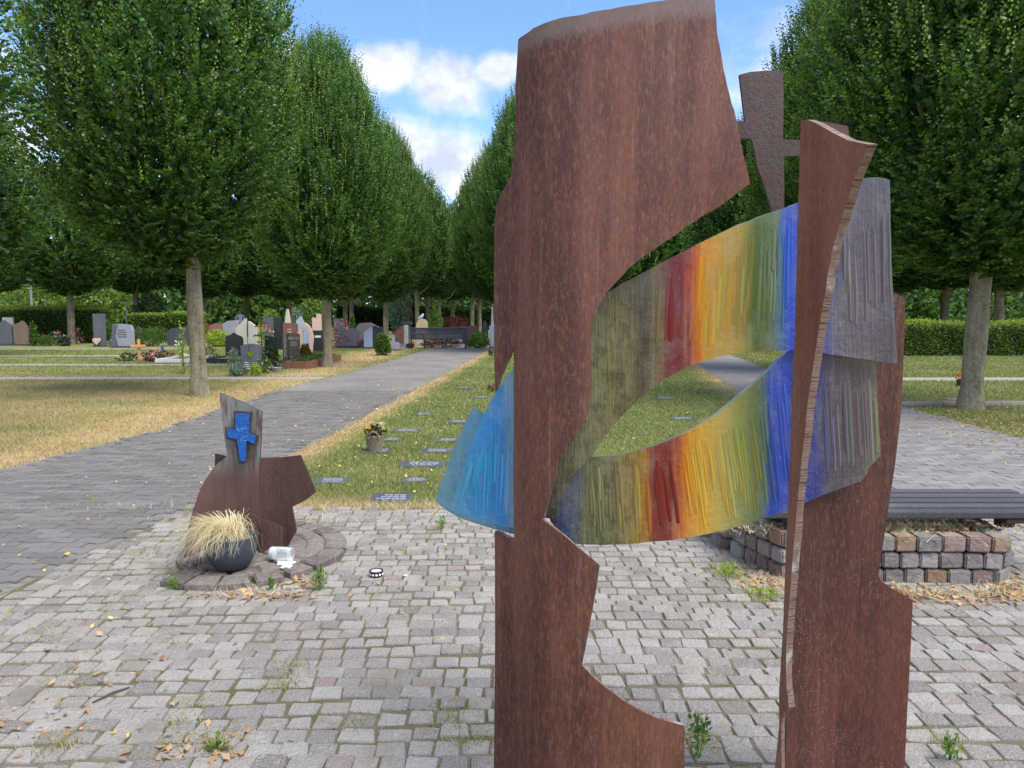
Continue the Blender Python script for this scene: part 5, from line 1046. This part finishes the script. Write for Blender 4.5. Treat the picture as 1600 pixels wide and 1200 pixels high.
def pot(label, px, yb, wpx, hpx, mat, name='flower_pot', cat='pot', Y=None):
    g = G(px, yb) if Y is None else Vector((P(px, 500, Y).x, Y, 0)); k = g.y / F; r, h = wpx * k / 2, hpx * k; e = empty(name, tuple(g), label, cat, 'pots and vases')
    mb = MB(); mb.lathe((0, 0, 0), [(r * .7, 0), (r * .85, h * .4), (r, h * .9), (r * 1.04, h), (r * .9, h), (r * .85, h * .85), (.001, h * .85)], 16); mb.build('body', M[mat] if mat in M else S[mat], e, smooth=True, keep_world=False); mb = MB(); mb.lathe((0, 0, h * .86), [(r * .86, 0), (.001, .01)], 12); mb.build('soil', M['joint'], e, keep_world=False); return e
pot('dark pot under the magenta flowers', 318, 562, 11, 10, 'pot_dark'); pot('small blue watering container on the grass strip', 254, 548, 5, 8, 'blue', 'container', 'container'); pot('low grey bowl of pot flowers before rusty planter', 433, 582, 16, 8, 'galv'); pot('grey pedestal bowl inside the pink ring stone', 476, 544, 13, 10, 'slate', Y=27.6)
pot('dark round pot with pale plant left of the mesh bench', 641, 545, 14, 8, 'pot_dark'); pot('upright orange-yellow canister beside the mesh bench', 647, 545, 4, 12, 'orange_p', 'canister', 'canister')
flower_bed('pale grey cushion plant in the dark round pot', 638, 540, 9, 8, [], 'leaf_grey', 160, seed=19)
# red flowers in dark vase on the right lawn, small black grave lamp by the plate
e = pot('dark vase on the right lawn left of the mossy trunk', 1499, 604, 10, 11, 'pot_dark', 'vase', 'vase'); put('blossom', leaf_cloud(ell(.07, .07, .05, .21, .1), 60, .05, M['pet_red'], 'blossom', 3), e)
e = empty('grave_lamp', tuple(G(767, 556)), 'small black round-topped grave lamp on the lawn beside steel plate', 'lamp'); mb = MB(); mb.lathe((0, 0, 0), [(.09, 0), (.09, .14), (.075, .2), (.04, .235), (.001, .24)], 14); mb.build('body', M['black'], e, smooth=True, keep_world=False)
mb = MB(); mb.lathe((0, 0, .06), [(.092, 0), (.092, .012)], 14); mb.build('band', M['galv'], e, keep_world=False)
# shrubs
for a in (('upright_conifer', 'light green upright conifer beside rusty slate headstone', 53, 541, 13, 37, 'leaf_mid', 700, .09, 'shrub', .5), ('evergreen_shrub', 'low green cushion shrub left of the lone trunk', 72, 541, 22, 16, 'leaf_mid', 700, .08), ('evergreen_shrub', 'dark low cushion shrub at the foot of lone trunk', 101, 541, 18, 14, 'leaf_dark', 600, .08), ('ivy_column', 'dark ivy-covered column left of the slate stele', 134, 535, 15, 46, 'leaf_dark', 1200, .1),
          ('juniper_shrub', 'blue-green spreading juniper before the slate stele', 181, 541, 24, 10, 'leaf_grey', 500, .08), ('round_bush', 'small bronze round bush before two-tone headstone', 194, 541, 13, 13, 'leaf_brown', 500, .06), ('dome_bush', 'wide bright green dome bush beside dark rounded headstone', 232, 541, 58, 29, 'leaf_mid', 3500, .07), ('rhododendron', 'large grey-green rhododendron under the dark trees', 240, 530, 56, 68, 'leaf_dark', 3000, .16),
          ('viburnum_shrub', 'fresh green shrub right of the rhododendron', 272, 532, 34, 46, 'leaf_mid', 1500, .13), ('lime_shrub', 'lime-coloured rounded shrub right of the near trunk', 318, 530, 15, 25, 'leaf_lime', 700, .09), ('hydrangea', 'pale green hydrangea heads right of the near trunk', 341, 542, 32, 24, 'leaf_lime', 1200, .11), ('round_bush', 'yellow-green clipped ball behind the hydrangea', 354, 530, 24, 24, 'leaf_brown', 1200, .08), ('lavender', 'silvery lavender cushion in front of heart headstone', 372, 588, 26, 19, 'leaf_grey', 900, .06), ('herb_plant', 'grey-green herb left of the heart headstone', 366, 580, 16, 34, 'leaf_grey', 400, .07), ('lime_plant', 'lime green leafy plant before the heart headstone', 400, 588, 14, 18, 'leaf_lime', 400, .06), ('garden_plants', 'dark leafy plants between heart and lettered headstones', 424, 578, 24, 36, 'leaf_dark', 700, .08), ('ornamental_grass', 'tall bronze grass clump right of the lettered stone', 478, 564, 13, 24, 'leaf_brown', 500, .12), ('evergreen_shrub', 'green shrub below the pink twin-column headstone', 496, 541, 12, 22, 'leaf_mid', 500, .08),
          ('tall_shrub', 'bright green tall shrub left of second avenue trunk', 490, 527, 34, 60, 'leaf_light', 1500, .2), ('cone_conifer', 'small cone-shaped conifer behind grey-pink headstone', 551, 527, 12, 33, 'leaf_mid', 900, .1, 'shrub', .6), ('box_ball', 'dark green box ball beside the pink carnations', 575, 543, 17, 14, 'leaf_mid', 700, .06), ('juniper_shrub', 'spiky yellow-green juniper on bare soil by the avenue', 598, 556, 28, 34, 'leaf_mid', 1600, .09, 'shrub', .45), ('weeping_tree', 'weeping blue-green conifer behind the third trunk', 627, 530, 34, 74, 'leaf_grey', 1800, .2), ('narrow_conifer', 'narrow dark conifer right of the weeping one', 650, 530, 12, 66, 'leaf_dark', 700, .2, 'shrub', .7), ('thin_conifer', 'pencil-thin conifer beside the cream post', 640, 532, 5, 28, 'leaf_mid', 300, .08, 'shrub', .5),
          ('evergreen_shrub', 'yellow-green pyramidal shrub behind the mesh bench', 680, 527, 27, 44, 'leaf_light', 1300, .13, 'shrub', .4), ('purple_maple', 'low spreading purple-leaved maple behind the mesh bench', 708, 522, 48, 26, 'leaf_maple', 1800, .13), ('round_shrub', 'bright green rounded shrub right of the mesh bench', 749, 544, 30, 24, 'leaf_light', 1200, .1), ('dark_ground_shrub', 'brownish low shrub beneath the mesh bench seat', 690, 543, 58, 14, 'leaf_maple', 900, .09), ('evergreen_shrub', 'small green shrub beside the bench end', 733, 543, 11, 14, 'leaf_mid', 300, .08), ('round_bush', 'pale green bush behind the tall black headstone', 425, 518, 26, 34, 'leaf_light', 900, .2), ('cone_conifer', 'small dark conifer behind the lime shrub', 319, 518, 9, 26, 'leaf_mid', 500, .12, 'shrub', .6), ('grey_shrub', 'soft grey-green shrub behind the white stone figure', 464, 512, 22, 32, 'leaf_grey', 900, .2)):
    nm, lb, px, yb, w_, h_, mt, n, lf = a[:9]; shrub(nm, lb, px, yb, w_, h_, mt, n, lf, 'shrub', a[10] if len(a) > 10 else 0, None, px, .13, 'shrubs among the graves')
shrub('standard_tree', 'small lollipop-crowned tree before the slate stele', 163, 541, 21, 43, 'leaf_mid', 900, .08, 'tree', seed=4, stem=True)
shrub('trunk_shoots', 'fresh leafy shoots growing up the nearest avenue trunk', 287, 585, 7, 80, 'leaf_lime', 120, .08, 'shoots', seed=5)
# sunflower
sf = empty('sunflower', tuple(G(411, 566)), 'tall sunflower with drooping leaves and one yellow head among headstones', 'sunflower'); k = sf.location.y / F
mb = MB(); mb.tube([(0, 0, 0), (-.02, 0, .6), (-.05, 0, 1.2), (-.1, 0, 1.75)], [.025, .022, .018, .012], 6); mb.build('stem', M['leaf_light'], sf, keep_world=False)
for i in range(13):
    z = .45 + i * .1; a = i * 2.4; L = .34 - .012 * i; c, s_ = math.cos(a), math.sin(a); mb = MB()
    pr = [(0, 0, 0), (.3, .35, .12), (.65, .36, .1), (1, 0, -.1), (.65, -.36, .1), (.3, -.35, .12)]
    mb.add([(-.04 + L * (u * c - v * s_), L * (u * s_ + v * c), z + L * q_) for u, v, q_ in pr], [(0, 1, 2, 3), (0, 3, 4, 5)]); mb.build('leaf', M['leaf_light'], sf, keep_world=False)
mb = MB(); hc = Vector((-.17, -.05, 1.72)); mb.lathe((0, 0, 0), [(.001, .02), (.05, .015), (.055, 0)], 12); mb.v = [tuple(hc + Vector((v[0], -v[2], v[1]))) for v in mb.v]; mb.build('flower_centre', M['brown'], sf, keep_world=False)
mb = MB()
for i in range(16):
    a = i / 16 * 6.283; mb.add([tuple(hc + Vector((math.cos(a + d) * r_, -.005, math.sin(a + d) * r_))) for d, r_ in ((-.15, .05), (0, .13), (.15, .05))], [(0, 1, 2)])
mb.build('petals', M['pet_yellow'], sf, keep_world=False)
# mesh bench behind
mbn = empty('mesh_bench', tuple(G(687, 545)), 'dark perforated metal bench with backrest facing away beside the avenue', 'bench'); Yb = mbn.location.y; kx = lambda px: P(px, 540, Yb).x
def world_part(name, mb, mat, e): return mb.build(name, mat, e)
z_t = P(687, 513, Yb).z; z_s = P(687, 530, Yb).z; xL, xR = kx(643), kx(730)
for i, px in enumerate((643, 673, 697, 728)):
    mb = MB(); mb.tube([(kx(px), Yb, 0), (kx(px), Yb, z_t if px in (643, 728) else z_s)], .028, 8); mb.build('leg', M['benchm'], mbn)
for px in (662, 690, 726): mb = MB(); mb.tube([(kx(px), Yb + .45, 0), (kx(px), Yb + .45, z_s)], .024, 8); mb.build('leg', M['benchm'], mbn)
mb = MB(); mb.tube([(xL, Yb, z_t), (xR, Yb, z_t)], .03, 8); mb.tube([(xL, Yb, z_s + .03), (xR, Yb, z_s + .03)], .022, 8); mb.build('back_frame', M['benchm'], mbn)
mb = MB(); n_ = 46
for i in range(n_): x = xL + (xR - xL) * (i + .5) / n_; mb.box((x, Yb + .01, (z_t + z_s) / 2 + .02), (.042, .004, z_t - z_s - .06))
for i in range(7): mb.box(((xL + xR) / 2, Yb + .016, z_s + .05 + (z_t - z_s - .06) * (i + .5) / 7), (xR - xL - .04, .004, .03))
mb.build('mesh_back', M['benchm'], mbn)
mb = MB(); mb.box(((xL + xR) / 2, Yb + .24, z_s), (xR - xL - .05, .46, .035)); mb.build('seat', M['benchm'], mbn, bevel=.01)
mb = MB(); mb.tube([(xL + .02, Yb - .05, 0), (xL + .02, Yb - .05, P(643, 522, Yb).z), (kx(662), Yb - .05, P(643, 522, Yb).z), (kx(663), Yb - .05, 0)], .026, 8); mb.build('side_rail', M['benchm'], mbn)
# white frame, lamp post
wf = empty('white_frame', (P(205, 488, 48).x, 48, 0), 'white metal frame with flat top behind the hedge, left of rhododendron', 'frame'); zt = P(205, 473, 48).z; zm = P(205, 484, 48).z
for px in (197, 214): mb = MB(); mb.tube([(P(px, 488, 48).x, 48, 0), (P(px, 488, 48).x, 48, zt)], .05, 8); mb.build('post', S['white'], wf)
mb = MB(); mb.box((P(207, 488, 48).x, 48, zt), (1.2, .7, .08)); mb.build('top', S['white'], wf); mb = MB(); mb.box((P(206, 488, 48).x, 48, zm), (.68, .3, .12)); mb.build('shelf', S['white'], wf)
lp = empty('lamp_post', (P(50, 488, 45).x, 45, 0), 'slim grey post rising behind the left hedge', 'post'); mb = MB(); mb.tube([(0, 0, 0), (0, 0, 3.2)], [.09, .07], 10); mb.build('shaft', M['galv'], lp, keep_world=False); mb = MB(); mb.lathe((0, 0, 3.2), [(.12, 0), (.16, .25), (.1, .35), (.001, .38)], 12); mb.build('lantern', M['galv'], lp, keep_world=False)
# visitor far behind
def person():
    Y = 52; x = P(375, 488, Y).x; me = bpy.data.meshes.new('body'); J = {'pel': (0, 0, .92, .15, .11), 'wa': (0, 0, 1.08, .14, .1), 'ch': (0, 0, 1.32, .19, .12), 'nk': (0, 0, 1.5, .06, .06), 'hd': (0, -.01, 1.6, .085, .1), 'ht': (0, -.01, 1.72, .07, .08), 'sl': (-.2, 0, 1.42, .06, .06), 'el': (-.26, .03, 1.15, .05, .05), 'hl': (-.2, -.1, .95, .035, .045), 'sr': (.2, 0, 1.42, .06, .06), 'er': (.27, .03, 1.15, .05, .05), 'hr': (.24, -.06, .9, .035, .045), 'kl': (-.1, -.02, .5, .075, .075), 'fl': (-.11, 0, .07, .05, .05), 'tl': (-.12, -.16, .04, .045, .035), 'kr': (.1, -.04, .5, .075, .075), 'fr': (.11, .02, .07, .05, .05), 'tr': (.12, -.14, .04, .045, .035)}
    ks = list(J); me.from_pydata([J[k][:3] for k in ks], [(ks.index(a), ks.index(b)) for a, b in (('pel', 'wa'), ('wa', 'ch'), ('ch', 'nk'), ('nk', 'hd'), ('hd', 'ht'), ('ch', 'sl'), ('sl', 'el'), ('el', 'hl'), ('ch', 'sr'), ('sr', 'er'), ('er', 'hr'), ('pel', 'kl'), ('kl', 'fl'), ('fl', 'tl'), ('pel', 'kr'), ('kr', 'fr'), ('fr', 'tr'))], [])
    o = put('person', me); o.modifiers.new('skin', 'SKIN'); o.modifiers.new('sub', 'SUBSURF').levels = 1
    for i, k in enumerate(ks): me.skin_vertices[0].data[i].radius = J[k][3:5]; me.skin_vertices[0].data[i].use_root = (k == 'pel')
    m, N, b, out = new_mat('visitor'); tc = N.add('ShaderNodeSeparateXYZ'); N.link(obj_co(N), tc.inputs[0]); z = tc.outputs[2]
    c = N.mix(N.smooth(z, .93, .95), lin(60, 70, 100), lin(200, 214, 236)); c = N.mix(N.smooth(z, 1.49, 1.5), c, lin(176, 128, 104)); c = N.mix(N.smooth(N.math('ADD', z, N.math('MULTIPLY', tc.outputs[1], .5)), 1.69, 1.7), c, lin(60, 48, 40)); c = N.mix(N.smooth(z, .1, .08), c, lin(24, 22, 22)); N.link(c, b.inputs['Base Color']); b.inputs['Roughness'].default_value = .8
    me.materials.append(m); o.location = (x, Y, 0); o.rotation_euler = (0, 0, .4); tag(o, 'person in light blue shirt and dark trousers standing behind the graves', 'person')
person()

# ------------------------------------------------------------------ lawn plaques and wicker basket
M['plq'] = stone_mat('plaque_granite', lin(62, 64, 72), lin(88, 90, 100), 120, .4, .05); M['plq_l'] = stone_mat('plaque_pale', lin(66, 70, 74), lin(96, 100, 104), 120, .5, .05)
for px, py, w_, d_, mt, lb in PLS:
    g = G(px, py); e = empty('lawn_plaque', (g.x, g.y, 0), lb, 'plaque', 'flat plaques set in the lawn'); e.rotation_euler = (0, 0, qq.uniform(-.08, .08))
    mb = MB(); w_ *= .8; d_ *= .9; mb.box((0, 0, .0), (w_, d_, .034)); mb.build('slab', M[mt], e, bevel=.006, keep_world=False)
    mb = MB()
    for r_ in range(3):
        x = -w_ * qq.uniform(.2, .34)
        while x < w_ * .28:
            l = w_ * qq.uniform(.05, .14); mb.box((x + l / 2, d_ * (.26 - .22 * r_), .0175), (l, d_ * .11, .003)); x += l + w_ * .03
    mb.build('inscription', S['grey'], e, keep_world=False)['kind'] = 'stuff'
bk = empty('wicker_basket', tuple(G(586, 706) + Vector((0, 0, .018))), 'wicker basket of yellow and dark red flowers on the lawn', 'basket'); bk.scale = (.85, .85, .85); M['wick'] = stone_mat('wicker', lin(112, 96, 78), lin(164, 146, 122), 60, .8, .5)
mb = MB(); rows = 12
for i in range(rows):
    z = .01 + i * .0175; r_ = .085 + .035 * (i / rows); pts = []
    for k in range(25):
        a = k / 24 * 6.283; ro = r_ + .006 * (1 if (k + i) % 2 else -1); pts.append((ro * math.cos(a), ro * math.sin(a) * .85, z))
    mb.tube(pts, .0095, 5, cap=False)
mb.build('woven_wall', M['wick'], bk, smooth=True, keep_world=False)
for k in range(12):
    a = k / 12 * 6.283; mb = MB(); mb.tube([(.085 * math.cos(a), .085 * .85 * math.sin(a), 0), (.122 * math.cos(a), .122 * .85 * math.sin(a), .215)], .006, 5); mb.build('stake', M['wick'], bk, keep_world=False)
for sy in (-1, 1):
    mb = MB(); mb.tube([(.07 * math.cos(t) - .0, sy * .1, .17 + .1 * math.sin(t)) for t in [i * math.pi / 10 for i in range(11)]], .01, 6); mb.build('handle', M['wick'], bk, smooth=True, keep_world=False)
mb = MB(); mb.lathe((0, 0, .0), [(.08, 0.004), (.11, .17), (.001, .18)], 16, sy=.85); mb.build('soil', M['joint'], bk, keep_world=False)
put('foliage', leaf_cloud(ell(.12, .09, .08, .25, .15), 260, .04, M['leaf_dark'], 'foliage', 8), bk)
o = put('yellow_blossom', leaf_cloud(ell(.05, .05, .03, .29, .1), 70, .028, M['pet_yellow'], 'b', 9), bk); o.location = (-.07, -.03, 0)
o = put('red_blossom', leaf_cloud(ell(.05, .05, .03, .31, .1), 60, .03, M['leaf_maple'], 'b', 10), bk); o.location = (.03, 0, 0)
o = put('dry_blossom', leaf_cloud(ell(.05, .05, .06, .32, .1), 50, .03, M['straw'], 'b', 11), bk); o.location = (.09, .02, 0)

# ------------------------------------------------------------------ weeds in the joints, fallen leaves, litter
def scatter_weeds():
    g = np.random.default_rng(5); parts = []; names = []
    X = []; Y = []; H = []
    cl = [(G(px, py).x, G(px, py).y, s, n) for px, py, s, n in ((505, 905, .05, 120), (640, 965, .05, 40), (585, 935, .04, 60), (455, 1050, .05, 120), (440, 1080, .05, 120), (330, 1170, .07, 200), (275, 1140, .03, 60), (700, 1130, .06, 160), (735, 1165, .05, 120), (100, 1170, .05, 120), (60, 1180, .05, 80), (1130, 895, .12, 200), (1160, 900, .1, 160), (1195, 930, .12, 160), (1090, 1165, .06, 180), (1480, 1170, .04, 80), (270, 905, .05, 80), (445, 825, .05, 60), (690, 830, .06, 90), (640, 870, .05, 60), (230, 870, .08, 120), (60, 1000, .1, 120), (110, 1060, .1, 100), (310, 1110, .06, 80), (1430, 930, .2, 120), (1570, 920, .15, 160), (560, 1140, .05, 90), (280, 1010, .06, 60), (180, 940, .06, 80))]
    for x, y, s, n in cl:
        X.append(g.normal(x, s, n)); Y.append(g.normal(y, s * .8, n)); H.append(np.full(n, .035) * g.uniform(.5, 1.8, n))
    n = 9000; x = g.uniform(-3, 4.6, n); y = g.uniform(2.4, 6.15, n); m = (np.sin(x * 2.1 + 1) + np.sin(y * 3.3 + x) + np.sin(x * 5.1 - y * 2) * .7 + .9 * (x < -.2)) > 1.0 - g.random(n) * .4
    X.append(x[m]); Y.append(y[m]); H.append(np.full(m.sum(), .014) * g.uniform(.4, 1.8, m.sum()))
    for k in range(70):
        cx, cy = g.uniform(-5.3, -2.6), 4.2 + 9 * g.random() ** 1.4; q = int(g.integers(8, 40)); X.append(g.normal(cx, .09, q)); Y.append(g.normal(cy, .03, q)); H.append(np.full(q, .02) * g.uniform(.4, 1.5, q))
    X, Y, H = map(np.concatenate, (X, Y, H)); o = put('joint_weeds', blades(X, Y, H, M['weed'], 'joint_weeds', .0022, .7, .012)); tag(o, 'small green and straw weeds sprouting between the setts', 'weeds', kind='stuff')
M['weed'] = leaf_mat('weed_blade', lin(106, 122, 60), lin(184, 172, 120), None, .3, .6)
scatter_weeds()
def taller_weed(label, px, py, h, n, mat, seed, r=.05):
    g0 = G(px, py, .012); e = empty('weed_plant', tuple(g0), label, 'weed', 'weeds between the setts'); put('foliage', leaf_cloud(ell(r, r, h * .5, h * .5, .2, .3, .9), n, .022, M[mat], 'foliage', seed, 1.4), e)
    mb = MB(); [mb.tube([(0, 0, 0), (r * .5 * math.cos(i * 2), r * .5 * math.sin(i * 2), h * .9)], [.002, .001], 4) for i in range(5)]; mb.build('stem', M['leaf_light'], e, keep_world=False)
taller_weed('upright green weed right of the round platform', 500, 925, .15, 110, 'leaf_light', 1); taller_weed('feathery green weed beside the stepped foot of steel plate', 1092, 1190, .2, 90, 'leaf_light', 2, .05)
taller_weed('green weed clump at the planter corner', 1135, 905, .1, 140, 'leaf_lime', 3, .12); taller_weed('trailing green weed in front of planter wall', 1190, 935, .05, 140, 'leaf_lime', 4, .14); taller_weed('green weed at the bottom edge, left setts', 340, 1180, .06, 50, 'leaf_light', 6, .06); taller_weed('thin weed sprig before the platform edge', 425, 925, .1, 60, 'leaf_light', 7, .03)
taller_weed('weed sprig at the setts rear beside blue glass', 690, 828, .1, 60, 'leaf_light', 8, .05); taller_weed('weed tuft at platform left corner', 272, 925, .09, 60, 'leaf_light', 9, .05); taller_weed('sparse weed at right foreground setts', 1484, 1190, .12, 60, 'leaf_light', 10, .04)
def litter(name, label, pts, leaf, mat, seed):
    g = np.random.default_rng(seed); P_ = []
    for x, y, sx, sy, n, z in pts: P_.append(np.stack([g.normal(x, sx, n), g.normal(y, sy, n), z + g.uniform(.0, .012, n)], 1))
    pos = np.concatenate(P_); n = len(pos); d = unit(np.concatenate([g.normal(0, 1, (n, 2)), g.normal(0, .25, (n, 1))], 1)); nr = unit(np.concatenate([g.normal(0, .5, (n, 2)), np.ones((n, 1))], 1)); L = leaf * g.uniform(.5, 1.3, n); V = leaf_quads(pos, d, nr, L, L * .5).reshape(-1, 3)
    tag(put(name, np_mesh(name, V, np.arange(len(V)).reshape(-1, 4), M[mat])), label, 'leaves', kind='stuff')
gp = lambda px, py: (G(px, py).x, G(px, py).y)
litter('fallen_leaves', 'dry brown leaves heaped along the platform, planter and path edge', [(*gp(400, 938), .16, .035, 120, .024), (*gp(455, 918), .09, .05, 70, .024), (*gp(310, 1180), .12, .06, 50, .026), (*gp(1480, 940), .35, .06, 260, .026), (*gp(1590, 930), .12, .1, 200, .03), (*gp(1190, 920), .1, .1, 110, .026), (*gp(1400, 930), .2, .06, 80, .026), (*gp(1560, 660), .9, .7, 1600, .012), (*gp(1640, 690), .8, .7, 900, .012), (8.2, 12.2, .9, .7, 700, .01), (*gp(60, 1160), .2, .15, 40, .026), (*gp(60, 1060), .3, .3, 40, .026), (.5, 4.6, 1.6, .9, 50, .026), (2.2, 4.55, .45, .06, 200, .30)], .042, 'dry_leaf', 3)
litter('yellow_leaves', 'scattered small yellow leaves on avenue, lawn and setts', [(-3.4, 11, .8, 3.5, 130, .02), (-3, 16, .8, 4, 150, .012), (-2.2, 9, .4, 2.6, 120, .02), (-.8, 8, .8, 1.6, 90, .03), (0, 9, 1.5, 3, 150, .03), (-3.5, 6.5, .8, 1.2, 60, .02), (5, 10, .8, 2, 120, .02), (-5.6, 15, .8, 2, 300, .02), (-5.2, 22, .6, 2, 260, .02), (-.6, 3.6, 1.1, .6, 6, .027), (1, 14, 2, 4, 300, .03)], .04, 'yellow_leaf', 4)
def straw_tufts():
    e = put('dry_grass_fringe', tuft(1, 1, .1, .001, M['straw'], 'x', 1)); bpy.data.objects.remove(e)
    g = np.random.default_rng(8); X = []; Y = []; H = []
    for x, y, sx, sy, n in ((2.2, 4.56, .5, .05, 900), (2.2, 4.8, .5, .25, 500), (*gp(1480, 935), .35, .05, 500), (*gp(1585, 930), .1, .08, 400), (*gp(1190, 915), .1, .06, 260), (*gp(405, 935), .14, .03, 200), (-1.7, 5.75, .5, .1, 400), (0.2, 6.14, 1.6, .06, 2600)):
        X.append(g.normal(x, sx, n)); Y.append(g.normal(y, sy, n)); H.append(np.stack([g.uniform(.02, .07, n), np.full(n, .29 if (abs(y - 4.56) < .01 or y == 4.8) and x == 2.2 else .01)], 1))
    X, Y, H = map(np.concatenate, (X, Y, H)); me = blades(X, Y, H[:, 0], M['straw'], 'dry_grass_fringe', .0022, .9, 0.0); co = np.zeros(len(me.vertices) * 3, np.float32); me.vertices.foreach_get('co', co); co = co.reshape(-1, 3); co[:, 2] += np.repeat(H[:, 1], 3); me.vertices.foreach_set('co', co.ravel())
    tag(put('dry_grass_fringe', me), 'dry straw grass fringing the lawn edge, planter and platform', 'grass', kind='stuff')
straw_tufts()
tw = MB(); a, b = G(145, 1098, .03), G(202, 1074, .03); tw.tube([a, a.lerp(b, .5) + Vector((0, .01, .004)), b], [.004, .005, .003], 6); tag(tw.build('twig', M['brown']), 'thin dark twig lying on the setts at lower left', 'twig')
# edging strip on the right lawn
M['kerbc'] = stone_mat('concrete_edging', lin(140, 130, 122), lin(168, 158, 148), 50, .9)
ed = empty('edging_strip', (7, 13.15, 0), 'pale concrete edging along the right lawn behind the leaf litter', 'kerb')
for i in range(9):
    mb = MB(); mb.box((6.9 + i * 1.01, 13.15 + .02 * i, .03), (1.0, .08, .09)); mb.build('edging_stone', M['kerbc'], ed, bevel=.01)
